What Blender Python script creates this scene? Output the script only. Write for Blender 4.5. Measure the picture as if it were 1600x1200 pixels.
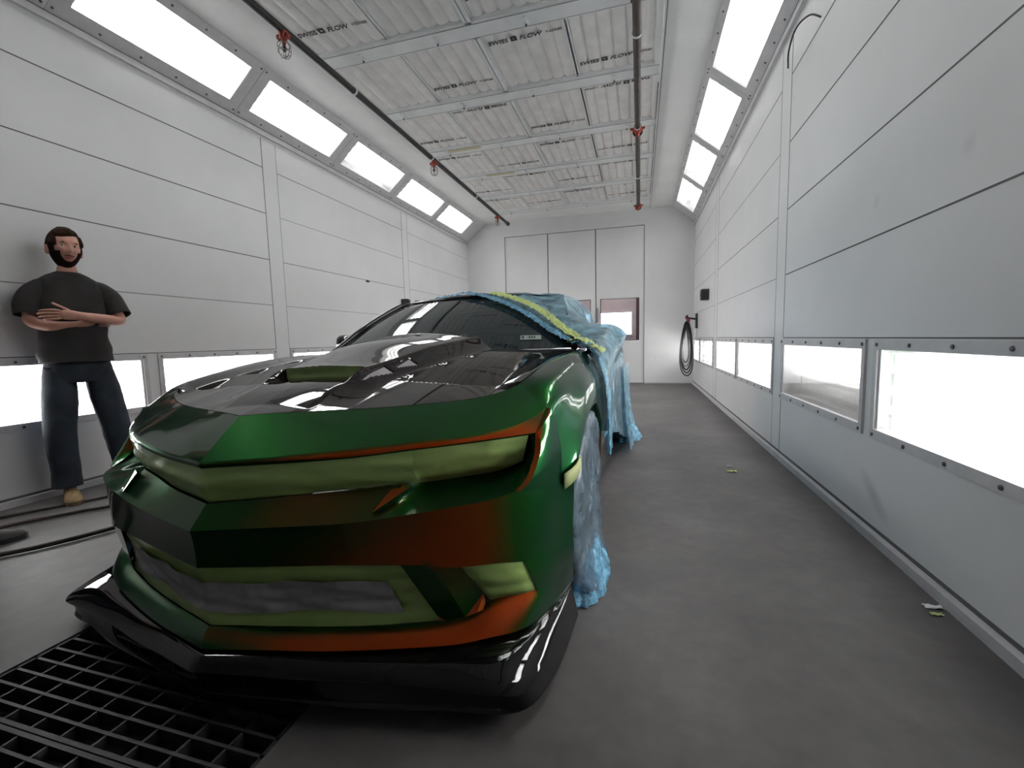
import bpy, bmesh, math, random
import numpy as np
from mathutils import Vector, Matrix, noise as mnoise
from math import sin, cos, pi, radians, sqrt
random.seed(7)
SC = bpy.context.scene
COL = SC.collection
for _o in list(bpy.data.objects): bpy.data.objects.remove(_o)

# ------------------------------------------------------------------ camera
CAMH = 1.05
YAW, PITCH, ROLL, FPX = -0.2802, -0.0975, -0.0247, 695.33
cy_, sy_, cp_, sp_ = cos(YAW), sin(YAW), cos(PITCH), sin(PITCH)
fwd = Vector((sy_*cp_, cy_*cp_, sp_)); rgt = Vector((cy_, -sy_, 0)); upv = rgt.cross(fwd)
r2 = rgt*cos(ROLL) + upv*sin(ROLL); u2 = -rgt*sin(ROLL) + upv*cos(ROLL)
cam = bpy.data.objects.new('camera', bpy.data.cameras.new('camera')); COL.objects.link(cam)
cam.matrix_world = Matrix(((r2.x, u2.x, -fwd.x, 0), (r2.y, u2.y, -fwd.y, 0), (r2.z, u2.z, -fwd.z, CAMH), (0, 0, 0, 1)))
cam.data.sensor_width = 36; cam.data.lens = FPX/1600*36; cam.data.clip_start = 0.03
SC.camera = cam
# ------------------------------------------------------------------ world, exposure, lamps
w = bpy.data.worlds.new('world'); SC.world = w; w.use_nodes = True
w.node_tree.nodes['Background'].inputs[0].default_value = (0.55, 0.7, 1.0, 1)
w.node_tree.nodes['Background'].inputs[1].default_value = 0.6
SC.view_settings.view_transform = 'Standard'; SC.view_settings.look = 'None'
SC.view_settings.gamma = 1; SC.view_settings.use_curve_mapping = False
SC.view_settings.exposure = 0.0
TUBE = 38.0        # light given off by each fluorescent tube
DAYL = 9.0         # daylight behind the far door panes
SC.cycles.max_bounces = 10; SC.cycles.diffuse_bounces = 5; SC.cycles.glossy_bounces = 5
SC.cycles.transparent_max_bounces = 16; SC.cycles.transmission_bounces = 6
SC.cycles.sample_clamp_indirect = 6.0; SC.cycles.sample_clamp_direct = 0.0
SC.cycles.use_denoising = True; SC.cycles.caustics_reflective = False; SC.cycles.caustics_refractive = False

hl = bpy.data.lights.new('hall_fill_light', 'AREA'); hl.energy = 160; hl.size = 2.0; hlo = bpy.data.objects.new('hall_fill_light', hl); COL.objects.link(hlo); hlo.location = (-0.8, 12.9, 4.3)  # unseen area light, added to brighten the hall behind the door panes
# room in metres: x to the right, y into the booth, z up, camera above the origin
WR, WL, YB, YF = 1.149, -4.13, 10.61, -4.5
Z1, Z2, XC = 3.49, 3.884, 0.478

# ------------------------------------------------------------------ materials
def newmat(name):
    m = bpy.data.materials.new(name); m.use_nodes = True
    nt = m.node_tree; b = nt.nodes['Principled BSDF']
    return m, nt, b
def N(nt, t, **k):
    n = nt.nodes.new(t)
    for a, v in k.items(): setattr(n, a, v)
    return n
def setin(n, **k):
    for a, v in k.items(): n.inputs[a.replace('_', ' ')].default_value = v
def noisy(nt, scale, detail=4, coord='Object', rough=0.55):
    tc = N(nt, 'ShaderNodeTexCoord'); ns = N(nt, 'ShaderNodeTexNoise')
    ns.inputs['Scale'].default_value = scale; ns.inputs['Detail'].default_value = detail; ns.inputs['Roughness'].default_value = rough
    nt.links.new(tc.outputs[coord], ns.inputs['Vector']); return ns
def ramp(nt, src, stops):
    r = N(nt, 'ShaderNodeValToRGB'); e = r.color_ramp.elements
    while len(e) < len(stops): e.new(0.5)
    for k, (p, c) in enumerate(stops): e[k].position = p; e[k].color = (*c, 1)
    nt.links.new(src, r.inputs[0]); return r
def bump(nt, b, src, strength, dist=0.01):
    bp = N(nt, 'ShaderNodeBump'); bp.inputs['Strength'].default_value = strength; bp.inputs['Distance'].default_value = dist
    nt.links.new(src, bp.inputs['Height']); nt.links.new(bp.outputs[0], b.inputs['Normal']); return bp
def simple(name, col, rough=0.5, metal=0, coat=0, var=0.0, vscale=8, bmp=0, bscale=60, spec=0.5):
    m, nt, b = newmat(name)
    setin(b, Roughness=rough, Metallic=metal); b.inputs['Specular IOR Level'].default_value = spec
    b.inputs['Coat Weight'].default_value = coat; b.inputs['Coat Roughness'].default_value = 0.03
    b.inputs['Base Color'].default_value = (*col, 1)
    if var:
        ns = noisy(nt, vscale); r = ramp(nt, ns.outputs[0], [(0.3, tuple(c*(1-var) for c in col)), (0.7, tuple(min(1, c*(1+var)) for c in col))])
        nt.links.new(r.outputs[0], b.inputs['Base Color'])
    if bmp:
        ns = noisy(nt, bscale, 6); bump(nt, b, ns.outputs[0], bmp, 0.004)
    return m
def emis(name, col, s):
    m, nt, b = newmat(name); b.inputs['Base Color'].default_value = (0, 0, 0, 1)
    b.inputs['Emission Color'].default_value = (*col, 1); b.inputs['Emission Strength'].default_value = s; return m
M = {}
M['wall'] = simple('booth_wall_paint', (0.74, 0.74, 0.745), 0.42, var=0.04, vscale=1.3, bmp=0.03, bscale=90)
M['seam'] = simple('panel_seam', (0.10, 0.10, 0.105), 0.7)
M['seam_soft'] = simple('soft_panel_seam', (0.30, 0.30, 0.31), 0.7)
M['ceil'] = simple('ceiling_paint', (0.85, 0.85, 0.84), 0.45, var=0.05, vscale=2)
M['frame'] = simple('light_frame_paint', (0.60, 0.59, 0.60), 0.4, var=0.08, vscale=9, bmp=0.05)
M['screw'] = simple('screw_steel', (0.12, 0.11, 0.12), 0.4, metal=0.7)
M['reflector'] = simple('white_reflector', (0.86, 0.86, 0.86), 0.35)
M['tube'] = emis('fluorescent_tube', (1.0, 0.985, 0.97), TUBE)
M['socket'] = simple('white_socket', (0.8, 0.8, 0.8), 0.4)
M['day'] = emis('daylight_pane', (0.86, 0.93, 1.0), DAYL)
M['filter'] = simple('filter_fabric', (0.84, 0.82, 0.80), 0.95, var=0.08, vscale=5, bmp=0.2, bscale=160)
M['ink'] = simple('black_ink', (0.03, 0.03, 0.03), 0.8)
M['galv'] = simple('painted_strut', (0.82, 0.83, 0.83), 0.45, var=0.06, vscale=6)
M['yellowed'] = simple('yellowed_paint', (0.62, 0.56, 0.36), 0.6)
M['blackpipe'] = simple('black_pipe', (0.012, 0.010, 0.010), 0.45, var=0.5, vscale=20)
M['rustpipe'] = simple('aged_pipe', (0.045, 0.032, 0.026), 0.55, var=0.6, vscale=14)
M['redfit'] = simple('red_fitting', (0.30, 0.035, 0.018), 0.5, var=0.4, vscale=30)
M['wire'] = simple('grey_wire', (0.28, 0.26, 0.25), 0.4, metal=0.8)
M['blackplastic'] = simple('black_plastic', (0.012, 0.012, 0.014), 0.4)
M['rubber'] = simple('tyre_rubber', (0.016, 0.016, 0.018), 0.7)
M['hose'] = simple('rubber_hose', (0.035, 0.022, 0.018), 0.6, bmp=0.3, bscale=120)
M['redhose'] = simple('red_hose', (0.22, 0.02, 0.02), 0.5)
M['dark'] = simple('dark_void', (0.006, 0.006, 0.007), 0.9)
M['grate'] = simple('floor_grate_steel', (0.017, 0.018, 0.020), 0.6, metal=0.1, var=0.4, vscale=25)
M['hall'] = simple('hall_wall', (0.52, 0.45, 0.44), 0.8, var=0.15, vscale=1.5)
M['hallpost'] = simple('hall_post', (0.10, 0.06, 0.055), 0.7)
M['latch'] = simple('door_latch_metal', (0.25, 0.25, 0.25), 0.4, metal=0.6)
# wall with a few scuffs of their own
def scuff(mat, spots):
    nt = mat.node_tree; b = nt.nodes['Principled BSDF']; prev = b.inputs['Base Color'].links[0].from_socket
    for (c, rad, rot, amt) in spots:
        geo = N(nt, 'ShaderNodeTexCoord'); mp = N(nt, 'ShaderNodeMapping', vector_type='TEXTURE')
        mp.inputs['Location'].default_value = c; mp.inputs['Rotation'].default_value = rot; mp.inputs['Scale'].default_value = rad
        gr = N(nt, 'ShaderNodeTexGradient', gradient_type='SPHERICAL')
        nt.links.new(geo.outputs['Object'], mp.inputs['Vector']); nt.links.new(mp.outputs[0], gr.inputs[0])
        mu = N(nt, 'ShaderNodeMath', operation='MULTIPLY'); mu.inputs[1].default_value = amt; nt.links.new(gr.outputs['Fac'], mu.inputs[0])
        mx = N(nt, 'ShaderNodeMix', data_type='RGBA'); nt.links.new(mu.outputs[0], mx.inputs[0])
        nt.links.new(prev, mx.inputs[6]); mx.inputs[7].default_value = (0.10, 0.09, 0.09, 1); prev = mx.outputs[2]
    nt.links.new(prev, b.inputs['Base Color'])
scuff(M['wall'], [((WR, 2.62, 0.22), (0.3, 0.20, 0.06), (radians(32), 0, 0), 0.35), ((WR, 2.09, 1.72), (0.2, 0.05, 0.05), (0, 0, 0), 0.14),
                  ((WR, 2.75, 1.70), (0.2, 0.04, 0.05), (0, 0, 0), 0.12), ((WR, 1.72, 0.62), (0.2, 0.06, 0.06), (0, 0, 0), 0.12)])
# floor
m, nt, b = newmat('floor_paint'); M['floor'] = m
ns = noisy(nt, 1.1, 8, rough=0.65); n2 = noisy(nt, 14, 6)
r1 = ramp(nt, ns.outputs[0], [(0.28, (0.046, 0.042, 0.043)), (0.52, (0.086, 0.079, 0.079)), (0.74, (0.135, 0.127, 0.125))])
r3 = ramp(nt, n2.outputs[0], [(0.3, (0.8, 0.8, 0.8)), (0.7, (1.1, 1.1, 1.1))])
mx = N(nt, 'ShaderNodeMix', data_type='RGBA', blend_type='MULTIPLY'); mx.inputs[0].default_value = 0.7
nt.links.new(r1.outputs[0], mx.inputs[6]); nt.links.new(r3.outputs[0], mx.inputs[7]); nt.links.new(mx.outputs[2], b.inputs['Base Color'])
b.inputs['Roughness'].default_value = 0.6; bump(nt, b, n2.outputs[0], 0.12, 0.004)
# clear cover pane of the light fixtures: mostly lets light pass, with a faint gloss
def pane(name, tint, gl, rough=0.03, refl_tint=(1, 1, 1)):
    m = bpy.data.materials.new(name); m.use_nodes = True; nt = m.node_tree; nt.nodes.clear()
    o = N(nt, 'ShaderNodeOutputMaterial'); mix = N(nt, 'ShaderNodeMixShader'); t = N(nt, 'ShaderNodeBsdfTransparent'); g = N(nt, 'ShaderNodeBsdfGlossy')
    t.inputs[0].default_value = (*tint, 1); g.inputs['Roughness'].default_value = rough; g.inputs[0].default_value = (*refl_tint, 1)
    fr = N(nt, 'ShaderNodeFresnel'); fr.inputs[0].default_value = 1.45; mu = N(nt, 'ShaderNodeMath', operation='MULTIPLY'); mu.inputs[1].default_value = gl
    nt.links.new(fr.outputs[0], mu.inputs[0]); nt.links.new(mu.outputs[0], mix.inputs[0])
    nt.links.new(t.outputs[0], mix.inputs[1]); nt.links.new(g.outputs[0], mix.inputs[2]); nt.links.new(mix.outputs[0], o.inputs[0]); return m
M['pane'] = pane('fixture_glass', (0.96, 0.97, 0.97), 0.8)
_nt = M['pane'].node_tree; _mx = [n for n in _nt.nodes if n.type == 'MIX_SHADER'][0]; _tr = N(_nt, 'ShaderNodeBsdfTranslucent'); _tr.inputs[0].default_value = (0.9, 0.9, 0.9, 1)
_m2 = N(_nt, 'ShaderNodeMixShader'); _m2.inputs[0].default_value = 0.15; _tp = [n for n in _nt.nodes if n.type == 'BSDF_TRANSPARENT'][0]      # dust of overspray on the glass
_nt.links.new(_tp.outputs[0], _m2.inputs[1]); _nt.links.new(_tr.outputs[0], _m2.inputs[2]); _nt.links.new(_m2.outputs[0], _mx.inputs[1])
M['doorglass'] = pane('door_glass', (0.80, 0.77, 0.78), 1.0)
# colour shifting paint: flake whose tint turns with the angle of view, under clear coat
m, nt, b = newmat('colour_shift_paint'); M['paint'] = m
lw = N(nt, 'ShaderNodeLayerWeight'); lw.inputs['Blend'].default_value = 0.5
PAINT_RAMP = [(0.00, (0.48, 0.058, 0.004)), (0.075, (0.38, 0.056, 0.004)), (0.165, (0.10, 0.055, 0.004)), (0.24, (0.009, 0.065, 0.006)), (0.45, (0.003, 0.060, 0.014)), (0.75, (0.004, 0.040, 0.024)), (1.0, (0.006, 0.03, 0.03))]
rp = ramp(nt, lw.outputs['Facing'], PAINT_RAMP); nt.links.new(rp.outputs[0], b.inputs['Base Color'])
b.inputs['Metallic'].default_value = 0.75; b.inputs['Roughness'].default_value = 0.34; b.inputs['Specular IOR Level'].default_value = 0.15
b.inputs['Coat Weight'].default_value = 1.0; b.inputs['Coat Roughness'].default_value = 0.015; b.inputs['Coat IOR'].default_value = 1.42; b.inputs['Specular Tint'].default_value = (0.22, 0.38, 0.28, 1)
M['carbon'] = simple('black_clear_coated_panel', (0.012, 0.008, 0.008), 0.35, coat=1.0, spec=0.0)
M['gloss'] = simple('gloss_black', (0.003, 0.003, 0.003), 0.25, coat=1.0, spec=0.0)
M['underhood'] = simple('matt_black', (0.006, 0.006, 0.006), 0.8)
# green masking tape, lightly creased
m, nt, b = newmat('green_masking_tape'); M['tape'] = m
ns = noisy(nt, 5, 5); wv = N(nt, 'ShaderNodeTexWave', wave_type='BANDS', bands_direction='Z'); wv.inputs['Scale'].default_value = 6; wv.inputs['Distortion'].default_value = 3; wv.inputs['Detail'].default_value = 3
tc = N(nt, 'ShaderNodeTexCoord'); nt.links.new(tc.outputs['Object'], wv.inputs[0])
r = ramp(nt, ns.outputs[0], [(0.3, (0.33, 0.48, 0.14)), (0.7, (0.43, 0.60, 0.20))]); nt.links.new(r.outputs[0], b.inputs['Base Color'])
b.inputs['Roughness'].default_value = 0.32; b.inputs['Coat Weight'].default_value = 0.45; b.inputs['Coat Roughness'].default_value = 0.12
ad = N(nt, 'ShaderNodeMath', operation='ADD'); nt.links.new(wv.outputs[1], ad.inputs[0]); nt.links.new(ns.outputs[0], ad.inputs[1]); bump(nt, b, ad.outputs[0], 0.55, 0.008)
M['tape_light'] = simple('pale_green_tape', (0.50, 0.60, 0.22), 0.6, var=0.15, vscale=12, bmp=0.4, bscale=40)
M['tape_marker'] = simple('pale_tape', (0.42, 0.47, 0.20), 0.6)
m, nt, b = newmat('grey_masking_paper'); M['paper'] = m
ns = noisy(nt, 4, 5); r = ramp(nt, ns.outputs[0], [(0.3, (0.36, 0.34, 0.36)), (0.7, (0.50, 0.48, 0.50))]); nt.links.new(r.outputs[0], b.inputs['Base Color'])
n2 = noisy(nt, 9, 2); b.inputs['Roughness'].default_value = 0.6; bump(nt, b, n2.outputs[0], 0.8, 0.03)
# blue masking film
def film(name, col, alpha, rough=0.14, wr=0.6, sc=12):
    m = bpy.data.materials.new(name); m.use_nodes = True; nt = m.node_tree; b = nt.nodes['Principled BSDF']
    out = nt.nodes['Material Output']; mix = N(nt, 'ShaderNodeMixShader'); t = N(nt, 'ShaderNodeBsdfTransparent'); t.inputs[0].default_value = (0.62, 0.82, 0.93, 1)
    ns = noisy(nt, sc, 6); r = ramp(nt, ns.outputs[0], [(0.35, tuple(c*0.7 for c in col)), (0.65, tuple(min(1, c*1.35) for c in col))]); nt.links.new(r.outputs[0], b.inputs['Base Color'])
    b.inputs['Roughness'].default_value = rough; bump(nt, b, ns.outputs[0], wr, 0.03)
    mr = N(nt, 'ShaderNodeMapRange'); mr.inputs[1].default_value = 0.3; mr.inputs[2].default_value = 0.7; mr.inputs[3].default_value = alpha-0.12; mr.inputs[4].default_value = min(1, alpha+0.12)
    nt.links.new(ns.outputs[0], mr.inputs[0]); nt.links.new(mr.outputs[0], mix.inputs[0])
    nt.links.new(t.outputs[0], mix.inputs[1]); nt.links.new(b.outputs[0], mix.inputs[2]); nt.links.new(mix.outputs[0], out.inputs[0]); return m
M['film'] = film('blue_masking_film', (0.22, 0.37, 0.45), 0.66, wr=0.45)
M['film_thick'] = film('bunched_blue_film', (0.13, 0.34, 0.50), 0.88, wr=0.9, sc=25)
M['film_clear'] = film('thin_clear_film', (0.20, 0.27, 0.33), 0.55, rough=0.12, wr=0.5, sc=11)
M['winglass'] = simple('dark_window_glass', (0.008, 0.014, 0.016), 0.02, coat=0.0, spec=0.6)
M['sticker'] = simple('inspection_sticker', (0.28, 0.34, 0.30), 0.5)
M['shirt'] = simple('charcoal_cotton', (0.018, 0.016, 0.016), 0.95, var=0.3, vscale=6, bmp=0.3, bscale=30)
M['jeans'] = simple('dark_denim', (0.012, 0.017, 0.027), 0.9, var=0.5, vscale=7, bmp=0.3, bscale=50)
M['skin'] = simple('skin', (0.50, 0.255, 0.19), 0.5, var=0.08, vscale=14)
M['hair'] = simple('brown_hair', (0.022, 0.010, 0.006), 0.9, var=0.4, vscale=40, bmp=0.5, bscale=120, spec=0.1)
M['beard'] = simple('dark_beard', (0.012, 0.006, 0.004), 0.9, var=0.4, vscale=60, bmp=0.6, bscale=160, spec=0.1)
M['lips'] = simple('lips', (0.30, 0.10, 0.085), 0.5)
M['eyewhite'] = simple('eye_white', (0.5, 0.48, 0.46), 0.3)
M['iris'] = simple('dark_iris', (0.02, 0.015, 0.012), 0.2)
M['tanboot'] = simple('tan_suede', (0.26, 0.17, 0.085), 0.85, var=0.2, vscale=20)
M['sole'] = simple('gum_sole', (0.13, 0.085, 0.045), 0.8)
M['darkboot'] = simple('dark_leather', (0.018, 0.013, 0.012), 0.55, var=0.3, vscale=20)

# ------------------------------------------------------------------ mesh helpers
def link(o, parent=None):
    COL.objects.link(o)
    if parent is not None: o.parent = parent
    return o
def mesh_obj(name, verts, faces, mats, parent=None, smooth=None, fmat=None):
    me = bpy.data.meshes.new(name); me.from_pydata([tuple(v) for v in verts], [], faces); me.validate()
    if not isinstance(mats, (list, tuple)): mats = [mats]
    for mm in mats: me.materials.append(mm)
    if fmat is not None:
        for p, k in zip(me.polygons, fmat): p.material_index = k
    if smooth is not None:
        bm = bmesh.new(); bm.from_mesh(me); bmesh.ops.recalc_face_normals(bm, faces=bm.faces)
        for f in bm.faces: f.smooth = True
        for e in bm.edges:
            if len(e.link_faces) == 2 and e.calc_face_angle(0) > radians(smooth): e.smooth = False
        bm.to_mesh(me); bm.free()
    return link(bpy.data.objects.new(name, me), parent)
class MB:
    """collects simple solids into ONE mesh"""
    def __init__(s): s.v, s.f, s.m = [], [], []
    def add(s, v, f, mi=0):
        k = len(s.v); s.v += [tuple(x) for x in v]; s.f += [tuple(i+k for i in q) for q in f]; s.m += [mi]*len(f); return s
    def box(s, a, b, mi=0, mt=None):
        x0, y0, z0 = a; x1, y1, z1 = b
        v = [Vector(p) for p in ((x0,y0,z0),(x1,y0,z0),(x1,y1,z0),(x0,y1,z0),(x0,y0,z1),(x1,y0,z1),(x1,y1,z1),(x0,y1,z1))]
        if mt is not None: v = [mt @ p for p in v]
        return s.add(v, [(0,3,2,1),(4,5,6,7),(0,1,5,4),(1,2,6,5),(2,3,7,6),(3,0,4,7)], mi)
    def tube(s, pts, r, n=10, mi=0, mt=None, caps=True):
        pts = [Vector(p) for p in pts]; rs = r if isinstance(r, (list, tuple)) else [r]*len(pts)
        V = []; prev = None
        for k, p in enumerate(pts):
            d = (pts[min(k+1, len(pts)-1)] - pts[max(k-1, 0)])
            d = d.normalized() if d.length > 1e-9 else Vector((0, 0, 1))
            if prev is None: a = d.orthogonal().normalized()
            else:
                a = prev - d*prev.dot(d); a = a.normalized() if a.length > 1e-6 else d.orthogonal().normalized()
            prev = a; bb = d.cross(a)
            for j in range(n):
                q = p + (a*cos(2*pi*j/n) + bb*sin(2*pi*j/n))*rs[k]
                V.append(mt @ q if mt is not None else q)
        F = []
        for k in range(len(pts)-1):
            for j in range(n):
                F.append((k*n+j, k*n+(j+1) % n, (k+1)*n+(j+1) % n, (k+1)*n+j))
        if caps: F.append(tuple(range(n-1, -1, -1))); F.append(tuple((len(pts)-1)*n+j for j in range(n)))
        return s.add(V, F, mi)
    def lathe(s, c, axis, prof, n=20, mi=0):
        """prof: list of (distance along axis, radius)"""
        axis = Vector(axis).normalized(); a = axis.orthogonal().normalized(); b_ = axis.cross(a); c = Vector(c); V = []
        for (h_, r_) in prof:
            for j in range(n): V.append(c + axis*h_ + (a*cos(2*pi*j/n) + b_*sin(2*pi*j/n))*max(r_, 1e-4))
        F = []
        for k in range(len(prof)-1):
            for j in range(n): F.append((k*n+j, k*n+(j+1) % n, (k+1)*n+(j+1) % n, (k+1)*n+j))
        return s.add(V, F, mi)
    def build(s, name, mats, parent=None, smooth=None):
        return mesh_obj(name, s.v, s.f, mats, parent, smooth, s.m)
def tag(o, label=None, cat=None, group=None, kind=None):
    if label: o['label'] = label
    if cat: o['category'] = cat
    if group: o['group'] = group
    if kind: o['kind'] = kind
    return o
def empty(name, loc=(0, 0, 0), rz=0):
    o = bpy.data.objects.new(name, None); o.empty_display_size = 0.1; COL.objects.link(o); o.location = loc; o.rotation_euler = (0, 0, rz); return o
def copy_tree(o, parent=None):
    c = o.copy(); COL.objects.link(c); c.parent = parent
    for ch in [x for x in bpy.data.objects if x.parent is o and x is not c]: copy_tree(ch, c)
    return c
def smoothline(pts, n=8):
    """Catmull-Rom through points"""
    P = [Vector(p) for p in pts]; out = []
    for k in range(len(P)-1):
        p0 = P[max(k-1, 0)]; p1 = P[k]; p2 = P[k+1]; p3 = P[min(k+2, len(P)-1)]
        for j in range(n):
            t = j/n; out.append(0.5*((2*p1) + (p2-p0)*t + (2*p0-5*p1+4*p2-p3)*t*t + (3*p1-p0-3*p2+p3)*t**3))
    out.append(P[-1]); return out
# ================================================================== THE BOOTH
def wall_mesh(side):
    s = 1 if side == 'right' else -1; x0 = WR if s > 0 else WL; x1 = x0 + 0.35*s
    xs = (min(x0, x1), max(x0, x1)); mb = MB(); wins = WIN[side]
    mb.box((xs[0], YF, -0.3), (xs[1], YB, 0.535)); mb.box((xs[0], YF, 0.985), (xs[1], YB, 4.2) if False else (xs[1], YB, Z1))
    y = YF
    for a, b_ in wins:
        if a+0.05 > y: mb.box((xs[0], y, 0.535), (xs[1], a+0.05, 0.985))
        y = b_-0.05
    if y < YB: mb.box((xs[0], y, 0.535), (xs[1], YB, 0.985))
    e = 0.0015*s
    def line(ya, za, yb, zb, w=0.006, mi=1):
        if abs(zb-za) < 1e-6: a3, b3 = (ya, za-w/2), (yb, za+w/2)
        else: a3, b3 = (ya-w/2, za), (ya+w/2, zb)
        mb.box((min(x0, x0-e), a3[0], a3[1]), (max(x0, x0-e), b3[0], b3[1]), mi)
    ybreaks = [(-4.5, 0.85), (1.0, 4.20), (4.45, 7.55), (7.8, 10.61)] if s > 0 else [(-4.5, 0.9), (1.1, 4.31), (4.52, 7.40), (7.6, 10.6)]
    for k, (ya, yb) in enumerate(ybreaks):
        for j, z in enumerate((1.53, 2.05, 2.57, 3.08)):
            line(ya, z, yb, z, 0.008 if k < 2 else 0.006, 1 if (k < 2 and (s > 0 or j != 0)) or (k == 2 and j % 2 == 1) else 2)
        line(ya, 1.018, yb, 1.018, 0.007)
    for (ya, yb), (yc, yd) in zip(ybreaks[:-1], ybreaks[1:]):
        line(yb, 1.02, yb, 3.4, 0.008, 1); line(yb+0.01, 0.02, yb+0.01, 0.51, 0.008, 1); line(yc, 0.02, yc, 3.4, 0.006, 2)
    o = mb.build('wall_'+side, [M['wall'], M['seam'], M['seam_soft']]); tag(o, kind='structure'); return o
WIN = {'right': [(1.20, 2.67), (2.76, 4.22), (4.45, 5.98), (6.04, 7.58), (7.85, 9.44), (9.55, 10.52)],
       'left': [(1.42, 2.86), (2.95, 4.31), (4.53, 5.93), (6.01, 7.40), (7.70, 9.10), (9.18, 10.50)]}
wall_mesh('right'); wall_mesh('left')
# back wall with door opening
DX = (-3.16, -2.10, -0.98, 0.10); DZ = 3.54
mb = MB(); mb.box((WL-0.35, YB, -0.3), (DX[0], YB+0.2, 4.3)); mb.box((DX[3], YB, -0.3), (WR+0.35, YB+0.2, 4.3)); mb.box((DX[0], YB, DZ), (DX[3], YB+0.2, 4.3))
tag(mb.build('wall_back', [M['wall']]), kind='structure')
mb = MB(); mb.box((WL-0.35, YF-0.2, -0.3), (WR+0.35, YF, 4.3)); tag(mb.build('wall_front', [M['wall']]), kind='structure')
# doors
def door(k, x0, x1, win):
    r = empty('door_%d' % k, (x0, YB+0.03, 0)); tag(r, kind='structure'); g = 0.011
    mb = MB(); W_ = x1-x0
    if win:
        a, b_, c, d = win[0]-x0, win[1]-x0, 0.99, 1.95
        mb.box((g, 0, 0.01), (a, 0.05, DZ-g)); mb.box((b_, 0, 0.01), (W_-g, 0.05, DZ-g)); mb.box((a, 0, 0.01), (b_, 0.05, c)); mb.box((a, 0, d), (b_, 0.05, DZ-g))
    else: mb.box((g, 0, 0.01), (W_-g, 0.05, DZ-g))
    mb.build('door_panel', [M['wall']], r)
    if win:
        q = 0.022; mb = MB()
        mb.box((a-q*0, -0.004, c), (a+q*0.5, 0.05, d), 0); mb.box((b_-q*0.5, -0.004, c), (b_, 0.05, d)); mb.box((a, -0.004, c), (b_, 0.05, c+q*0.5)); mb.box((a, -0.004, d-q*0.5), (b_, 0.05, d))
        mb.build('window_gasket', [M['blackplastic']], r)
        mb = MB(); mb.box((a, 0.02, c), (b_, 0.026, d)); mb.build('window_pane', [M['doorglass']], r)
    return r
door(1, DX[0], DX[1], None); door(2, DX[1], DX[2], (-2.0, -1.10)); d3 = door(3, DX[2], DX[3], (-0.88, -0.01))
mb = MB(); mb.box((0.02, -0.03, 1.42), (0.05, 0, 1.75)); mb.tube([(0.03, -0.05, 1.5), (0.03, -0.05, 1.66)], 0.01); mb.box((0.015, -0.045, 1.28), (0.05, 0, 1.36)); mb.build('door_handle', [M['latch']], d3, 40)
mb = MB()
for x in (DX[0]+0.004, DX[3]-0.004, DX[1], DX[2]): mb.box((x-0.012, YB+0.05, 0), (x+0.012, YB+0.10, DZ))
mb.box((DX[0], YB+0.05, DZ-0.014), (DX[3], YB+0.1, DZ)); tag(mb.build('trim_1', [M['seam']]), kind='structure')
# the hall beyond the doors
mb = MB(); mb.box((-6, 15.0, -0.1), (5, 15.1, 4.5)); mb.box((-6, 10.9, -0.1), (-5.9, 15, 4.5)); mb.box((4.9, 10.9, -0.1), (5, 15, 4.5)); mb.box((-6, 10.85, 4.4), (5, 15, 4.5))
tag(mb.build('wall_hall', [M['hall']]), kind='structure')
mb = MB(); mb.box((-0.1, 13.4, 0), (0.18, 13.7, 4.4)); tag(mb.build('trim_2', [M['hallpost']]), kind='structure')
for k, xa in enumerate((-3.4, -1.70)):
    r = empty('window_%d' % (k+1), (xa, 14.98, 1.16)); tag(r, kind='structure')
    mb = MB(); mb.box((0, 0, 0), (1.45, 0.01, 0.70)); mb.build('window_pane', [M['day']], r)
    mb = MB(); mb.box((-0.04, -0.03, -0.04), (1.49, 0, 0)); mb.box((-0.04, -0.03, 0.70), (1.49, 0, 0.74)); mb.box((-0.04, -0.03, 0), (0, 0, 0.70)); mb.box((1.45, -0.03, 0), (1.49, 0, 0.70))
    mb.box((0.28, -0.02, 0), (0.295, 0, 0.70)); mb.box((0.80, -0.02, 0), (0.815, 0, 0.70)); mb.box((0, -0.02, 0.30), (1.45, 0, 0.315)); mb.build('window_frame', [M['frame']], r)
# floor with pit
GX, GY = (-2.02, -0.925), (-0.45, 7.9)
mb = MB(); zf = -0.3
mb.box((WL-0.3, YF, zf), (GX[0], 15, 0)); mb.box((GX[1], YF, zf), (WR+0.3, 15, 0)); mb.box((GX[0], YF, zf), (GX[1], GY[0], 0)); mb.box((GX[0], GY[1], zf), (GX[1], 15, 0)); mb.box((GX[0], GY[0], -0.5), (GX[1], GY[1], zf), 1)
tag(mb.build('floor', [M['floor'], M['dark']]), kind='structure')
# grate sections
def grate(x0, x1, y0, y1):
    mb = MB(); t = 0.0025; zt = -0.004; zb = -0.045; fw = 0.012
    mb.box((x0, y0, zb), (x0+fw, y1, zt)); mb.box((x1-fw, y0, zb), (x1, y1, zt)); mb.box((x0, y0, zb), (x1, y0+fw, zt)); mb.box((x0, y1-fw, zb), (x1, y1, zt))
    nx = round((x1-x0)/0.118); ny = round((y1-y0)/0.052)
    for i in range(1, nx): x = x0+(x1-x0)*i/nx; mb.box((x-0.0035, y0, zb), (x+0.0035, y1, zt-0.003))
    for j in range(1, ny): y = y0+(y1-y0)*j/ny; mb.box((x0, y-t*1.8, zb+0.01), (x1, y+t*1.8, zt))
    return mb.build('floor_grate', [M['grate']])
gl = ['steel floor grate in front of the green car bumper', 'steel floor grate under the car front and black splitter', 'steel floor grate under the car engine bay', 'steel floor grate under the car middle']
yy = [GY[0], 0.72, 1.66, 3.4, 5.6, GY[1]]
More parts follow.
